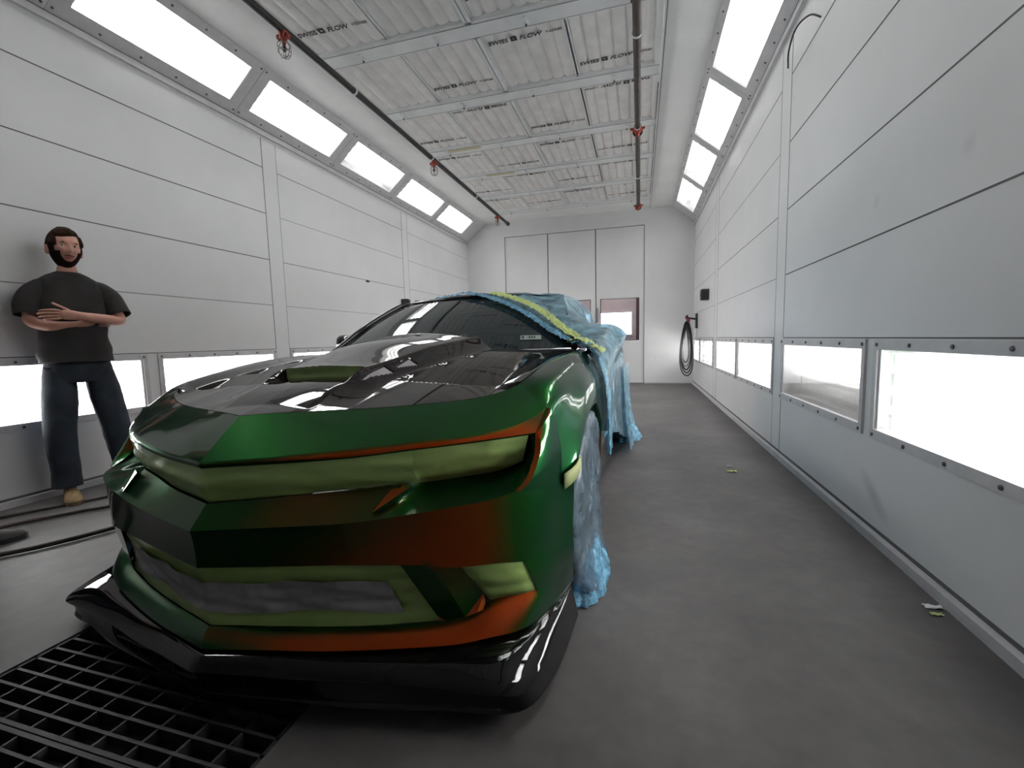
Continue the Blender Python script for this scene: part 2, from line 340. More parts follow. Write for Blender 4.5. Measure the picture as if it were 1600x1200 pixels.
for k in range(5):
    g = grate(GX[0]+0.004, GX[1]-0.004, yy[k]+0.002, yy[k+1]-0.002)
    tag(g, (gl+['steel floor grate behind the masked car rear'])[k], 'floor grate', 'grates over the booth floor pit')
# baseboards
for side, x in (('right', WR), ('left', WL)):
    s = 1 if side == 'right' else -1; mb = MB()
    mb.box((min(x, x-0.035*s), YF, 0), (max(x, x-0.035*s), YB, 0.045)); mb.box((min(x, x-0.004*s), YF, 0.045), (max(x, x-0.004*s), YB, 0.062), 1)
    tag(mb.build('baseboard_'+side, [M['frame'], M['seam']]), kind='structure')
mb = MB(); mb.box((WL, YB-0.012, 0), (DX[0], YB, 0.03)); mb.box((DX[3], YB-0.012, 0), (WR, YB, 0.03)); tag(mb.build('baseboard_back', [M['frame']]), kind='structure')

# ---- light fixtures. Local frame: u along the booth, v across the pane, n out into the room
def fixture(name, O, U, V, Nn, L, Wd, g0, g1, gu, label, cat, group, dead=()):
    """L length, Wd frame width, glass from v=g0..g1, inset gu at the ends"""
    mt = Matrix(((U[0], V[0], Nn[0], 0), (U[1], V[1], Nn[1], 0), (U[2], V[2], Nn[2], 0), (0, 0, 0, 1)))
    r = empty(name, O); tag(r, label, cat, group)
    mb = MB(); t = 0.012
    mb.box((0, 0, 0), (gu, Wd, t), 0, mt); mb.box((L-gu, 0, 0), (L, Wd, t), 0, mt); mb.box((gu, 0, 0), (L-gu, g0, t), 0, mt); mb.box((gu, g1, 0), (L-gu, Wd, t), 0, mt)
    ns_ = 6
    for i in range(ns_):
        u = 0.03+(L-0.06)*i/(ns_-1)
        for v in (g0*0.45, g1+(Wd-g1)*0.5):
            c = mt @ Vector((u, v, t)); mb.lathe(c, Nn, [(0, 0.010), (0.005, 0.009), (0.007, 0.0)], 8, 1)
    mb.build('frame', [M['frame'], M['screw']], r)
    mb = MB(); mb.box((gu-0.01, g0-0.01, -0.006), (L-gu+0.01, g1+0.01, -0.001), 0, mt); mb.build('glass_pane', [M['pane']], r)
    d = -0.13; a, b_, c, e = gu-0.01, L-gu+0.01, g0-0.01, g1+0.01; k = 0.004
    mb = MB(); mb.box((a, c, d-k), (b_, e, d), 0, mt); mb.box((a-k, c, d), (a, e, -0.008), 0, mt); mb.box((b_, c, d), (b_+k, e, -0.008), 0, mt); mb.box((a, c-k, d), (b_, c, -0.008), 0, mt); mb.box((a, e, d), (b_, e+k, -0.008), 0, mt)
    mb.build('housing', [M['reflector']], r)
    for i in range(4):
        v = g0+(g1-g0)*(i+0.5)/4
        tb = MB(); tb.tube([mt @ Vector((a+0.05, v, d+0.05)), mt @ Vector((b_-0.05, v, d+0.05))], 0.019, 8); tb.build('tube', [M['socket'] if i in dead else M['tube']], r)
        tb = MB(); tb.box((a, v-0.03, d), (a+0.05, v+0.03, d+0.08), 0, mt); tb.build('socket', [M['socket']], r)
        tb = MB(); tb.box((b_-0.05, v-0.03, d), (b_, v+0.03, d+0.08), 0, mt); tb.build('socket', [M['socket']], r)
    return r
ordn = ['nearest', 'second nearest', 'third', 'fourth', 'fifth', 'farthest']
for k, (a, b_) in enumerate(WIN['right']):
    fixture('wall_light', (WR, a, 0.51), (0, 1, 0), (0, 0, 1), (-1, 0, 0), b_-a, 0.50, 0.05, 0.45, 0.035,
            'screwed low wall light panel on the right wall, %s from the camera' % ordn[k], 'light panel', 'low light panels on the right wall', dead=((0, 1) if k == 1 else ()))
for k, (a, b_) in enumerate(WIN['left']):
    nm = ['behind the standing man', 'between the man and the car hood', 'partly hidden behind the car hood', 'hidden behind the car windshield', 'hidden behind the car roof', 'nearest the far doors'][k]
    fixture('wall_light', (WL, a, 0.51), (0, 1, 0), (0, 0, 1), (1, 0, 0), b_-a, 0.50, 0.05, 0.45, 0.035,
            'low wall light panel on the left wall, %s' % nm, 'light panel', 'low light panels on the left wall')
CW = sqrt(XC**2+(Z2-Z1)**2); uu = (XC/CW, (Z2-Z1)/CW)
ordn = ['beside the camera', 'nearest of those in view', 'second nearest', 'third nearest', 'second from the far end', 'farthest']
LB = [0.84, 2.40, 3.96, 5.48, 6.99, 8.55, 10.12]; RB_ = [1.05, 2.60, 3.92, 5.43, 7.02, 8.58, 10.17]
for k in range(6):
    a, b_ = LB[k], LB[k+1]
    fixture('overhead_light', (WL, a, Z1), (0, 1, 0), (uu[0], 0, uu[1]), (uu[1], 0, -uu[0]), b_-a-0.004, CW, 0.13, 0.525, 0.115,
            'slanted overhead light panel along the left wall top, %s' % ordn[k], 'light panel', 'slanted light panels above the left wall', dead=((0,) if k == 3 else ()))
    a, b_ = RB_[k], RB_[k+1]
    fixture('overhead_light', (WR, a, Z1), (0, 1, 0), (-uu[0], 0, uu[1]), (-uu[1], 0, -uu[0]), b_-a-0.004, CW, 0.13, 0.545, 0.10,
            'slanted overhead light panel along the right wall top, %s' % ordn[k], 'light panel', 'slanted light panels above the right wall', dead=((1,) if k == 5 else ()))
# slanted closing strips before and after the lights, with the dark drip ledge below
mb = MB()
for x0, s in ((WL, 1), (WR, -1)):
    for a, b_ in ((YF, (LB if s > 0 else RB_)[0]), ((LB if s > 0 else RB_)[-1], YB)):
        P = [(x0, a, Z1), (x0, b_, Z1), (x0+s*XC, b_, Z2), (x0+s*XC, a, Z2)]; Q = [(p[0]-s*0.02, p[1], p[2]+0.03) for p in P]
        mb.add(P+Q, [(0, 1, 2, 3), (7, 6, 5, 4), (0, 4, 5, 1), (1, 5, 6, 2), (2, 6, 7, 3), (3, 7, 4, 0)])
    xa = x0+s*0.03; mb.box((min(x0, xa), YF, Z1-0.06), (max(x0, xa), YB, Z1-0.004)); xb = x0+s*0.031
    mb.box((min(x0, xb), YF, Z1-0.008), (max(x0, xb), YB, Z1-0.001), 1)
tag(mb.build('trim_3', [M['frame'], M['seam']]), kind='structure')
# ceiling
FX = (-3.07, 0.19); FY1 = 9.80
mb = MB(); mb.box((WL+XC-0.05, YF, Z2), (FX[0], YB, Z2+0.1)); mb.box((FX[1], YF, Z2), (WR-XC+0.05, YB, Z2+0.1)); mb.box((FX[0], FY1+0.02, Z2), (FX[1], YB, Z2+0.1)); mb.box((WL-0.3, YF, 4.1), (WR+0.3, YB, 4.2))
mb.box((FX[0]-0.012, YF, Z2-0.006), (FX[0]-0.004, FY1, Z2-0.001), 1); mb.box((FX[1]+0.03, YF, Z2-0.004), (FX[1]+0.036, YB, Z2-0.001), 1); mb.box((FX[1]-0.05, YF, Z2-0.03), (FX[1], FY1, Z2+0.02)); mb.box((FX[1]-0.004, 5.5, Z2-0.032), (FX[1]+0.006, FY1-0.3, Z2-0.02), 1)
tag(mb.build('ceiling', [M['ceil'], M['seam']]), kind='structure')
BY = [1.72, 2.92, 4.09, 5.23, 6.42, 7.53, 8.62, 9.72]
nmb = ['first', 'second', 'third', 'fourth', 'fifth', 'sixth', 'seventh', 'last']
for k, y in enumerate(BY):
    r = empty('ceiling_beam', (FX[0], y, Z2)); tag(r, 'flat white steel beam across the ceiling filters, %s counted from the far doors' % nmb[7-k], 'beam', 'cross beams under the ceiling filters')
    mb = MB(); L = FX[1]-FX[0]
    mb.box((0, -0.085, -0.035), (L, 0.085, 0.0)); mb.box((0, -0.112, -0.028), (L, -0.085, 0.01)); mb.box((0, 0.085, -0.028), (L, 0.112, 0.01)); mb.box((0, -0.0875, -0.0362), (L, -0.084, -0.0348), 1); mb.box((0, 0.084, -0.0362), (L, 0.0875, -0.0348), 1)
    if k in (4, 5): mb.box((0.35+0.2*(k-4), -0.08, -0.0365), (0.85+0.2*(k-4), 0.0, -0.034), 2)
    mb.build('strut', [M['galv'], M['seam'], M['yellowed']], r)
    for x in (0.35, 1.15, 2.0, 2.9):
        mb = MB(); xx = x+0.1*((k*7) % 3-1); mb.tube([(xx, 0.02, -0.035), (xx, 0.02, -0.062)], 0.022, 10); mb.box((xx-0.02, -0.05, -0.05), (xx+0.008, 0.02, -0.036)); mb.tube([(xx-0.002, 0.02, -0.05), (xx-0.002, 0.02, -0.075)], 0.009, 8, 1); mb.build('clip', [M['galv'], M['screw']], r, 40)
mb = MB(); mb.box((-1.505, YF, Z2-0.028), (-1.485, FY1, Z2+0.02)); mb.box((-1.475, YF, Z2-0.028), (-1.445, FY1, Z2+0.02)); mb.box((-1.486, YF, Z2-0.02), (-1.474, FY1, Z2-0.01), 1)
tag(mb.build('ceiling_track', [M['galv'], M['seam']]), 'long narrow white ceiling track with a dark centre slot between the filters', 'track')
# filter panels, pleated, with printed text
def filt_mesh(W_, L_):
    pitch = 0.132; n = max(4, round(W_/pitch)); res = 8; V = []; F = []; nx = n*res
    for j in range(5):
        for i in range(nx+1):
            x = W_*i/nx; ph = (i % res)/res; a = sin(pi*ph)
            V.append((x, L_*j/4, 0.0-0.024*a**0.55 + 0.0015*sin(3.1*i+j*1.7)))
    for j in range(4):
        for i in range(nx): k = j*(nx+1)+i; F.append((k, k+nx+1, k+nx+2, k+1))
    return V, F
fxs = [(-3.06, -2.29), (-2.27, -1.51), (-1.44, -0.66), (-0.64, 0.14)]
txt = bpy.data.curves.new('filter_text', 'FONT'); txt.body = 'SWISS'; txt.size = 0.075; txt.shear = 0.25; txt.offset = 0.0012; txt.extrude = 0.0008
txt2 = bpy.data.curves.new('filter_text_b', 'FONT'); txt2.body = 'FLOW'; txt2.size = 0.075; txt2.shear = 0.35; txt2.offset = 0.0012; txt2.extrude = 0.0008
txt3 = bpy.data.curves.new('filter_text_c', 'FONT'); txt3.body = 'V-SERIES'; txt3.size = 0.042; txt3.shear = 0.2; txt3.extrude = 0.0008
def curve_mesh(c):
    o = bpy.data.objects.new('tmp', c); COL.objects.link(o); bpy.context.view_layer.update()
    me = bpy.data.meshes.new_from_object(o); V = [v.co.copy() for v in me.vertices]; F = [tuple(p.vertices) for p in me.polygons]; bpy.data.objects.remove(o); bpy.data.meshes.remove(me); return V, F
TV = [curve_mesh(c) for c in (txt, txt2, txt3)]
def print_mesh():
    mb = MB(); x = 0.0
    V, F = TV[0]; mb.add(V, F); x = max(v.x for v in V)+0.02
    s = 0.062; c = 0.012
    mb.box((x, 0, -0.0008), (x+s, 0.02, 0.0008)); mb.box((x, s-0.02, -0.0008), (x+s, s, 0.0008)); mb.box((x, 0.02, -0.0008), (x+0.018, s-0.02, 0.0008)); mb.box((x+s-0.018, 0.02, -0.0008), (x+s, s-0.02, 0.0008))
    x += s+0.02; V, F = TV[1]; mb.add([v+Vector((x, 0, 0)) for v in V], F); x += max(v.x for v in V)+0.022
    V, F = TV[2]; mb.add([v+Vector((x, 0.012, 0)) for v in V], F); return mb.v, mb.f
PV, PF = print_mesh(); PW = max(v[0] for v in PV)
fcount = 0
rowsY = list(zip([0.55]+[y+0.112 for y in BY], [y-0.112 for y in BY]))
rows_n = ['eighth', 'seventh', 'sixth', 'fifth', 'fourth', 'third', 'second', 'first']
cols_n = ['left end', 'left of centre track', 'right of centre track', 'right end']
for j, (ya, yb) in enumerate(rowsY):
    for i, (xa, xb) in enumerate(fxs):
        r = empty('ceiling_filter', (xa, ya, Z2+0.02)); tag(r, 'pleated ceiling filter, %s, %s row from the doors' % (cols_n[i], rows_n[j]), 'filter', 'ceiling filters in the plenum')
        V, F = filt_mesh(xb-xa, yb-ya); mesh_obj('filter_media', V, F, M['filter'], r, 50)
        mb = MB(); t = 0.012; L = yb-ya; W_ = xb-xa
        for (p, q) in (((0, 0), (W_, t)), ((0, L-t), (W_, L)), ((0, 0), (t, L)), ((W_-t, 0), (W_, L))): mb.box((p[0], p[1], -0.030), (q[0], q[1], 0.02))
        mb.build('filter_frame', [M['galv']], r)
        if not ((i*5+j*3) % 4 == 1 and j < 5 and i != 1):
            flip = j >= 4 and i % 2 == 1; ox = (0.10 if i % 2 else 0.30)*W_ + 0.02*(j % 3); sc_ = min(1.0, (W_-0.06)/PW)
            ox = min(ox, W_-0.04-PW*sc_) if PW*sc_ < W_-0.08 else 0.03
            yo = L-0.16-0.05*((i+j) % 3) if (i+j) % 2 == 0 else 0.12+0.05*(j % 2)
            a = -0.08*(i-1.5)*0.3; VV = []
            for v in PV:
                x, y = v[0]*sc_, v[1]*sc_
                if flip: x, y = PW*sc_-x, 0.06-y
                px, py = ox+x, yo-y+a*x
                ph = (px/(W_)*max(4, round(W_/0.132))) % 1.0
                VV.append((px, py, -0.027+v[2]))
            mesh_obj('printed_text', VV, PF, M['ink'], r)
# sprinkler pipes
def pipe(name, x, z, y0, y1, r, mat, label, heads, joints):
    o = empty(name, (x, y0, z)); tag(o, label, 'pipe')
    mb = MB(); mb.tube([(0, 0, 0), (0, y1-y0, 0)], r, 14); mb.tube([(0, y1-y0-0.02, 0), (0, y1-y0+0.05, 0)], r*1.35, 12); mb.build('pipe_run', [mat], o, 40)
    for y in joints:
        mb = MB(); mb.tube([(0, y-y0-0.05, 0), (0, y-y0+0.05, 0)], r*1.5, 12); mb.tube([(-0.09, y-y0, 0.0), (0.09, y-y0, 0)], 0.014, 8); mb.tube([(-0.08, y-y0+0.02, 0.02), (-0.02, y-y0, -0.05)], 0.012, 8); mb.tube([(0.08, y-y0+0.02, 0.02), (0.02, y-y0, -0.05)], 0.012, 8); mb.tube([(0, y-y0, 0), (0, y-y0, -0.09)], [0.035, 0.02], 10); mb.build('coupling', [M['redfit']], o, 40)
        mb = MB(); mb.tube([(0, y-y0+0.08, 0), (0, y-y0+0.1, 0)], r*1.9, 12); mb.build('collar', [M['blackplastic']], o, 40)
    for y in (y0+0.6, y0+2.2, y0+4.0, y0+5.8, y0+7.6):
        if y < y1: mb = MB(); mb.tube([(0, y-y0, 0), (0, y-y0, Z2-z)], 0.006, 6); mb.tube([(0, y-y0-0.01, 0), (0, y-y0+0.01, 0)], r*1.25, 12); mb.build('hanger', [M['galv']], o)
    return o
def sprinkler(par, x, y, z):
    o = empty('sprinkler_head', (0, y-0.3, z-3.68)); o.parent = par
    mb = MB(); mb.tube([(0, 0, 0.0), (0, 0, -0.06)], [0.04, 0.028], 12); mb.box((-0.055, -0.02, -0.05), (0.055, 0.02, -0.02)); mb.tube([(0, 0, -0.06), (0, 0, -0.12)], [0.022, 0.012], 10); mb.build('fitting', [M['redfit']], o, 40)
    mb = MB(); mb.tube([(0, 0, -0.12), (0, 0, -0.135)], 0.022, 12); mb.tube([(0, 0, -0.12), (0, 0, -0.155)], 0.006, 8); mb.build('deflector', [M['blackplastic']], o, 40)
    mb = MB()
    for a in range(6):
        an = a*pi/3; mb.tube(smoothline([(0.028*cos(an), 0.028*sin(an), -0.07), (0.052*cos(an), 0.052*sin(an), -0.10), (0.052*cos(an), 0.052*sin(an), -0.155), (0.03*cos(an), 0.03*sin(an), -0.195), (0, 0, -0.20)], 4), 0.003, 6)
    for zz, rr in ((-0.10, 0.052), (-0.155, 0.052)): mb.tube([(rr*cos(t*pi/10), rr*sin(t*pi/10), zz) for t in range(21)], 0.003, 6, caps=False)
    mb.build('wire_cage', [M['wire']], o, 50); return o
lp = pipe('sprinkler_pipe', -2.875, 3.68, 0.3, 9.95, 0.032, M['blackpipe'], 'long black sprinkler pipe under the left ceiling edge', [], [])
for y in (3.33, 6.18, 9.2): sprinkler(lp, -2.875, y, 3.66)
pipe('sprinkler_pipe', -0.032, 3.68, 0.3, 9.65, 0.034, M['rustpipe'], 'aged dark sprinkler pipe with red couplings under the right ceiling', [], [6.15, 9.6])

# ---- things on the walls
def wallbox(x, y, z, s, dims, label, cat='box', mat='blackplastic', knob=True):
    w_, h_, d_ = dims; o = empty('wall_speaker' if cat == 'speaker' else 'wall_box', (x, y, z)); tag(o, label, cat)
    mb = MB(); a = 0.018 if w_ > 0.08 else 0.006
    P = [(-w_/2, -h_/2+a), (-w_/2+a, -h_/2), (w_/2-a, -h_/2), (w_/2, -h_/2+a), (w_/2, h_/2-a), (w_/2-a, h_/2), (-w_/2+a, h_/2), (-w_/2, h_/2-a)]
    V = [(0, p[0], p[1]) for p in P]+[(-s*d_*0.85, p[0], p[1]) for p in P]+[(-s*d_, p[0]*0.9, p[1]*0.9) for p in P]
    F = [tuple(range(8)), tuple(range(16, 24))]+[(i, (i+1) % 8, (i+1) % 8+8, i+8) for i in range(8)]+[(i+8, (i+1) % 8+8, (i+1) % 8+16, i+16) for i in range(8)]
    mb.add(V, F); mb.build('case', [M[mat]], o)
    if knob: mb = MB(); mb.lathe((-s*d_, 0, 0), (-s, 0, 0), [(0, 0.03 if w_ > 0.08 else 0.01), (0.006, 0.028 if w_ > 0.08 else 0.009), (0.008, 0.0)], 16); mb.build('front_disc', [M['rubber']], o, 40)
    return o
wallbox(WR, 8.49, 1.76, 1, (0.17, 0.19, 0.13), 'small black square speaker on the far right wall above the light panels', 'speaker')
wallbox(WL, 7.30, 1.66, -1, (0.07, 0.36, 0.15), 'tall narrow black box on the left wall behind the windshield', 'wall box')
wallbox(WL, 7.82, 1.74, -1, (0.07, 0.22, 0.12), 'shorter black box on the left wall, farther from the camera', 'wall box')
wallbox(WL, 6.25, 2.035, -1, (0.07, 0.03, 0.02), 'tiny black hook on the left wall above the car roof', 'hook', knob=False)
# coiled hose on its rack
o = empty('hose_rack', (WR, 10.05, 1.35)); tag(o, 'black hose reel bracket on the far right wall corner', 'hose rack')
mb = MB(); mb.box((-0.03, -0.12, -0.14), (0, 0.1, 0.16)); mb.tube([(-0.03, 0, 0.05), (-0.18, 0, 0.08), (-0.2, 0, 0.14)], 0.02, 10); mb.build('bracket', [M['blackplastic']], o, 40)
mb = MB(); mb.tube([(-0.16, -0.05, 0.02), (-0.2, 0.02, 0.1), (-0.14, 0.04, -0.1)], [0.03, 0.035, 0.02], 10); mb.build('spray_handle', [M['redhose']], o, 40)
random.seed(3)
for k in range(5):
    pts = []; w_ = 0.085+0.015*k; hgt = 0.84+0.07*k; off = 0.015*k
    for t in range(33):
        an = 2*pi*t/32; pts.append((WR-0.21+0.012*(k-2)*cos(an*.5)+(w_*1.15)*sin(an)*(0.35+0.65*(0.5-0.5*cos(an)))*0.95, 10.02-0.035*k+0.02*sin(an*2+k), 1.34-hgt*(0.5-0.5*cos(an))+0.015*sin(3*an+k)))
    mb = MB(); mb.tube(pts, 0.012 if k != 2 else 0.014, 8, caps=False); h_ = mb.build('air_hose', [M['rubber'] if k != 1 else M['wire']], None, 60)
    tag(h_, ['innermost black air hose loop hanging on the corner rack', 'grey air hose loop hanging on the corner rack', 'thick black air hose loop hanging on the corner rack', 'wide black air hose loop hanging on the corner rack', 'outermost and lowest black air hose loop on the corner rack'][k], 'hose', 'air hoses on the corner rack')
mb = MB(); mb.tube(smoothline([(WR-0.002, 3.62, 3.13), (WR-0.05, 3.68, 3.19), (WR-0.10, 3.78, 3.18), (WR-0.12, 3.86, 3.08), (WR-0.11, 3.9, 2.98)], 6), 0.006, 8)
tag(mb.build('loose_wire', [M['blackplastic']], None, 60), 'short black loose wire poking from the upper right wall', 'wire')
# hoses on the left floor
for k, (pts, rr, lb) in enumerate([([(-4.02, 1.35, 0.014), (-3.89, 1.72, 0.014), (-3.72, 2.02, 0.014), (-3.55, 2.35, 0.014), (-3.2, 2.9, 0.014), (-2.9, 3.4, 0.014)], 0.010, 'brown rubber hose on the floor, nearest the left wall'),
                                 ([(-3.7, 1.2, 0.016), (-3.66, 1.62, 0.016), (-3.5, 1.90, 0.016), (-3.38, 2.05, 0.016), (-3.1, 2.5, 0.016), (-2.8, 3.2, 0.016)], 0.012, 'brown rubber hose on the floor, middle of the three'),
                                 ([(-3.35, 1.0, 0.018), (-3.2, 1.32, 0.018), (-3.06, 1.52, 0.018), (-2.95, 1.78, 0.018), (-2.8, 2.3, 0.018), (-2.7, 3.0, 0.018)], 0.013, 'dark rubber hose on the floor, nearest the car')]):
    mb = MB(); mb.tube(smoothline(pts, 10), rr, 10); tag(mb.build('floor_hose', [M['hose']], None, 60), lb, 'hose', 'hoses on the floor left of the car')
# scraps
def scrap(x, y, s, mat, label, seed):
    random.seed(seed); V = []; F = []; n = 5
    for j in range(n):
        for i in range(n): V.append((x+s*(i-2)*0.5+random.uniform(-.1, .1)*s, y+s*(j-2)*0.22, 0.002+0.35*s*abs(sin(i*1.7+j))*random.random()))
    for j in range(n-1):
        for i in range(n-1): k = j*n+i; F.append((k, k+1, k+n+1, k+n))
    o = mesh_obj('tape_scrap', V, F, M[mat], None, 80); sm = o.modifiers.new('s', 'SOLIDIFY'); sm.thickness = 0.001; tag(o, label, 'scrap')
scrap(0.685, 3.68, 0.035, 'tape_light', 'larger green tape scrap on the open floor', 1); scrap(0.70, 3.84, 0.022, 'paper', 'small pale scrap on the floor behind the green one', 2); scrap(1.06, 1.92, 0.02, 'tape_light', 'green tape scrap on the floor by the right wall', 3)
scrap(1.075, 1.97, 0.03, 'reflector', 'white tag scrap against the right wall baseboard', 4)
# ================================================================== THE CAR
CS, CX, CY, CTH = 1.01427, -1.2244, 0.9134, -0.02489
car = empty('sports_car', (CX, CY, 0), CTH)
tag(car, 'green and orange colour-shift sports car with taped grille and black hood', 'car')
def pchip(ts, ys):
    n = len(ts); h = [ts[i+1]-ts[i] for i in range(n-1)]; d = [(ys[i+1]-ys[i])/h[i] for i in range(n-1)]; m = [0.0]*n
    for i in range(1, n-1):
        if d[i-1]*d[i] > 0:
            w1 = 2*h[i]+h[i-1]; w2 = h[i]+2*h[i-1]; m[i] = (w1+w2)/(w1/d[i-1]+w2/d[i])
    m[0] = d[0]; m[-1] = d[-1]
    def f(t):
        t = min(max(t, ts[0]), ts[-1]); k = 0
        while k < n-2 and t > ts[k+1]: k += 1
        s = (t-ts[k])/h[k]
        return ys[k]*(2*s**3-3*s*s+1)+h[k]*m[k]*(s**3-2*s*s+s)+ys[k+1]*(-2*s**3+3*s*s)+h[k]*m[k+1]*(s**3-s*s)
    return f
class Cv:
    """3D curve through knots (t, X, Y, Z)"""
    def __init__(s, K): s.t = [k[0] for k in K]; s.f = [pchip(s.t, [k[i] for k in K]) for i in (1, 2, 3)]
    def __call__(s, t): return Vector((s.f[0](t), s.f[1](t), s.f[2](t)))
    def span(s, a, b, n): return [s(a+(b-a)*i/n) for i in range(n+1)]
def sm(a, b, x): x = min(1, max(0, (x-a)/(b-a))); return x*x*(3-2*x)
def xy(K): return Cv([(k[0], k[0], k[1], k[2]) if len(k) == 3 else k for k in K])
def shear(p):
    """the car sits a touch lower on its far side"""
    x, y, z = p
    if x < 0: z = z + 0.040*x*min(1, max(0, (1.5-y)/0.9))*(0.4+0.6*min(1, z/0.6))
    return (x*CS, y*CS, z*CS)
class Body:
    def __init__(s): s.v, s.f, s.m, s.sh = [], [], [], []
    def grid(s, rows, mi=0, both=True, flip=False):
        nr, nc = len(rows), len(rows[0])
        for sg in ((1, -1) if both else (1,)):
            k = len(s.v)
            for r in rows: s.v += [(p[0]*sg, p[1], p[2]) for p in r]
            for j in range(nr-1):
                for i in range(nc-1):
                    q = (k+j*nc+i, k+j*nc+i+1, k+(j+1)*nc+i+1, k+(j+1)*nc+i)
                    if (sg < 0) != flip: q = q[::-1]
                    s.f.append(q); s.m.append(mi)
    def loft(s, A, B, nseg=6, bulge=(0, 0, 0), mi=0, both=True, ends=None):
        """ruled strip from polyline A to polyline B with a rounded bulge"""
        rows = []
        for j in range(nseg+1):
            t = j/nseg; w_ = 4*t*(1-t); rows.append([a.lerp(b, t)+Vector(bulge)*w_ for a, b in zip(A, B)])
        s.grid(rows, mi, both)
    def build(s, name, mats, parent, smooth=28, solid=0, merge=0.0006, raw=False):
        me = bpy.data.meshes.new(name); me.from_pydata([v if raw else shear(v) for v in s.v], [], s.f)
        for mm in (mats if isinstance(mats, (list, tuple)) else [mats]): me.materials.append(mm)
        for p, k in zip(me.polygons, s.m): p.material_index = k
        bm = bmesh.new(); bm.from_mesh(me); bmesh.ops.remove_doubles(bm, verts=bm.verts, dist=merge)
        ck = lambda q: (round(q[0]*400), round(q[1]*400), round(q[2]*400))
        shs = set()
        for p in s.sh:
            for sg in (1, -1):
                q = shear((p[0]*sg, p[1], p[2]))
                for dx in (-.3, .3):
                    for dy in (-.3, .3):
                        for dz in (-.3, .3): shs.add((round(q[0]*400+dx), round(q[1]*400+dy), round(q[2]*400+dz)))
        bmesh.ops.recalc_face_normals(bm, faces=bm.faces)
        for f in bm.faces: f.smooth = True
        for e in bm.edges:
            if len(e.link_faces) == 2 and (e.calc_face_angle(0) > radians(smooth) or (shs and ck(e.verts[0].co) in shs and ck(e.verts[1].co) in shs) or (name == 'front_bumper' and abs(e.verts[0].co.x) < 1e-4 and abs(e.verts[1].co.x) < 1e-4)): e.smooth = False
        bm.to_mesh(me); bm.free(); o = link(bpy.data.objects.new(name, me), parent)
        if solid: sm = o.modifiers.new('s', 'SOLIDIFY'); sm.thickness = solid; sm.offset = -1
        return o
def blend_rows(curves, ts_list, nsub):
    """interpolate smoothly through successive polylines (same count)"""
    P = [list(c) for c in curves]; out = []
    for k in range(len(P)-1):
        p0, p1, p2, p3 = P[max(k-1, 0)], P[k], P[k+1], P[min(k+2, len(P)-1)]
        for j in range(nsub):
            t = j/nsub; out.append([0.5*((2*b)+(c-a)*t+(2*a-5*b+4*c-d)*t*t+(3*b-a-3*c+d)*t**3) for a, b, c, d in zip(p0, p1, p2, p3)])
    out.append(P[-1]); return out
# feature lines of the nose (half width, car frame: X out, Y back, Z up)
R0 = Cv([(0, 0, .187, .821), (.1, .1, .222, .826), (.2, .2, .26, .828), (.3, .3, .30, .830), (.4, .4, .34, .832), (.5, .5, .38, .837), (.6, .6, .432, .842), (.7, .7, .488, .853), (.76, .758, .53, .868), (.80, .795, .575, .885), (.84, .82, .66, .912)])
RB = Cv([(0, 0, .048, .711), (.2, .2, .10, .724), (.4, .4, .175, .737), (.6, .6, .262, .752), (.7, .7, .318, .757), (.8, .80, .385, .769), (.87, .87, .45, .790), (.93, .908, .512, .819)])
R1 = Cv([(0, 0, .046, .697), (.2, .2, .095, .708), (.4, .4, .165, .717), (.6, .6, .25, .734), (.7, .7, .305, .740), (.8, .80, .37, .746), (.888, .888, .44, .75)])
R2 = Cv([(0, 0, .055, .586), (.2, .2, .11, .603), (.4, .4, .19, .614), (.6, .6, .268, .628), (.7, .7, .32, .635), (.8, .80, .375, .642), (.855, .855, .42, .656)])
R3 = Cv([(0, 0, .0, .527), (.2, .2, .05, .536), (.4, .4, .108, .544), (.6, .6, .17, .567), (.7, .7, .207, .581), (.8, .80, .265, .591), (.855, .853, .325, .60)])
R4 = Cv([(0, 0, .01, .414), (.2, .2, .06, .419), (.4, .4, .115, .422), (.6, .6, .175, .419), (.7, .7, .215, .405), (.8, .80, .275, .399), (.87, .87, .35, .38), (.92, .915, .43, .37), (.95, .945, .52, .362), (1, .972, .60, .36)])
R5 = Cv([(0, 0, .03, .227), (.2, .2, .088, .221), (.4, .4, .15, .216), (.6, .6, .22, .219), (.7, .7, .258, .228), (.8, .80, .303, .258), (.9, .90, .385, .264), (.93, .93, .45, .268), (.95, .95, .53, .27), (1, .972, .61, .27)])
R6 = Cv([(0, 0, .0, .176), (.2, .2, .04, .183), (.4, .4, .1, .177), (.6, .6, .165, .18), (.7, .7, .205, .180), (.8, .80, .255, .189), (.88, .88, .33, .185), (.93, .93, .45, .187), (.955, .955, .55, .183), (1, .968, .632, .186)])
R3x = Cv([(.855, .853, .325, .60), (.88, .885, .375, .592), (.92, .922, .455, .58), (.95, .945, .55, .56), (1, .972, .650, .555)])
body = Body()
NT = 48
def zrow(c, t1, n=NT): return c.span(0, t1, n)
# top of the nose, between carbon hood edge and lip band
A = zrow(R0, .80, 60); B = zrow(RB, .93, 60); rows = []; SHARP = [tuple(p) for p in B]
for j in range(15):
    t = j/14; rows.append([a.lerp(b, t)+Vector((0, 0.0, 0.002))*4*t*(1-t) for a, b in zip(A, B)])
body.grid(rows)
# hood gap lip at the carbon edge
body.grid([A, [p+Vector((0, 0.004, -0.02)) for p in A]])
# band and lip
LIP = zrow(R1, .888, 60); body.loft(B, LIP, 4, (0, -.004, .0))
LIPin = [p+Vector((0, .035, -.012)) for p in LIP]; body.grid([LIP, [p+Vector((0, .004, -.005)) for p in LIP], LIPin])
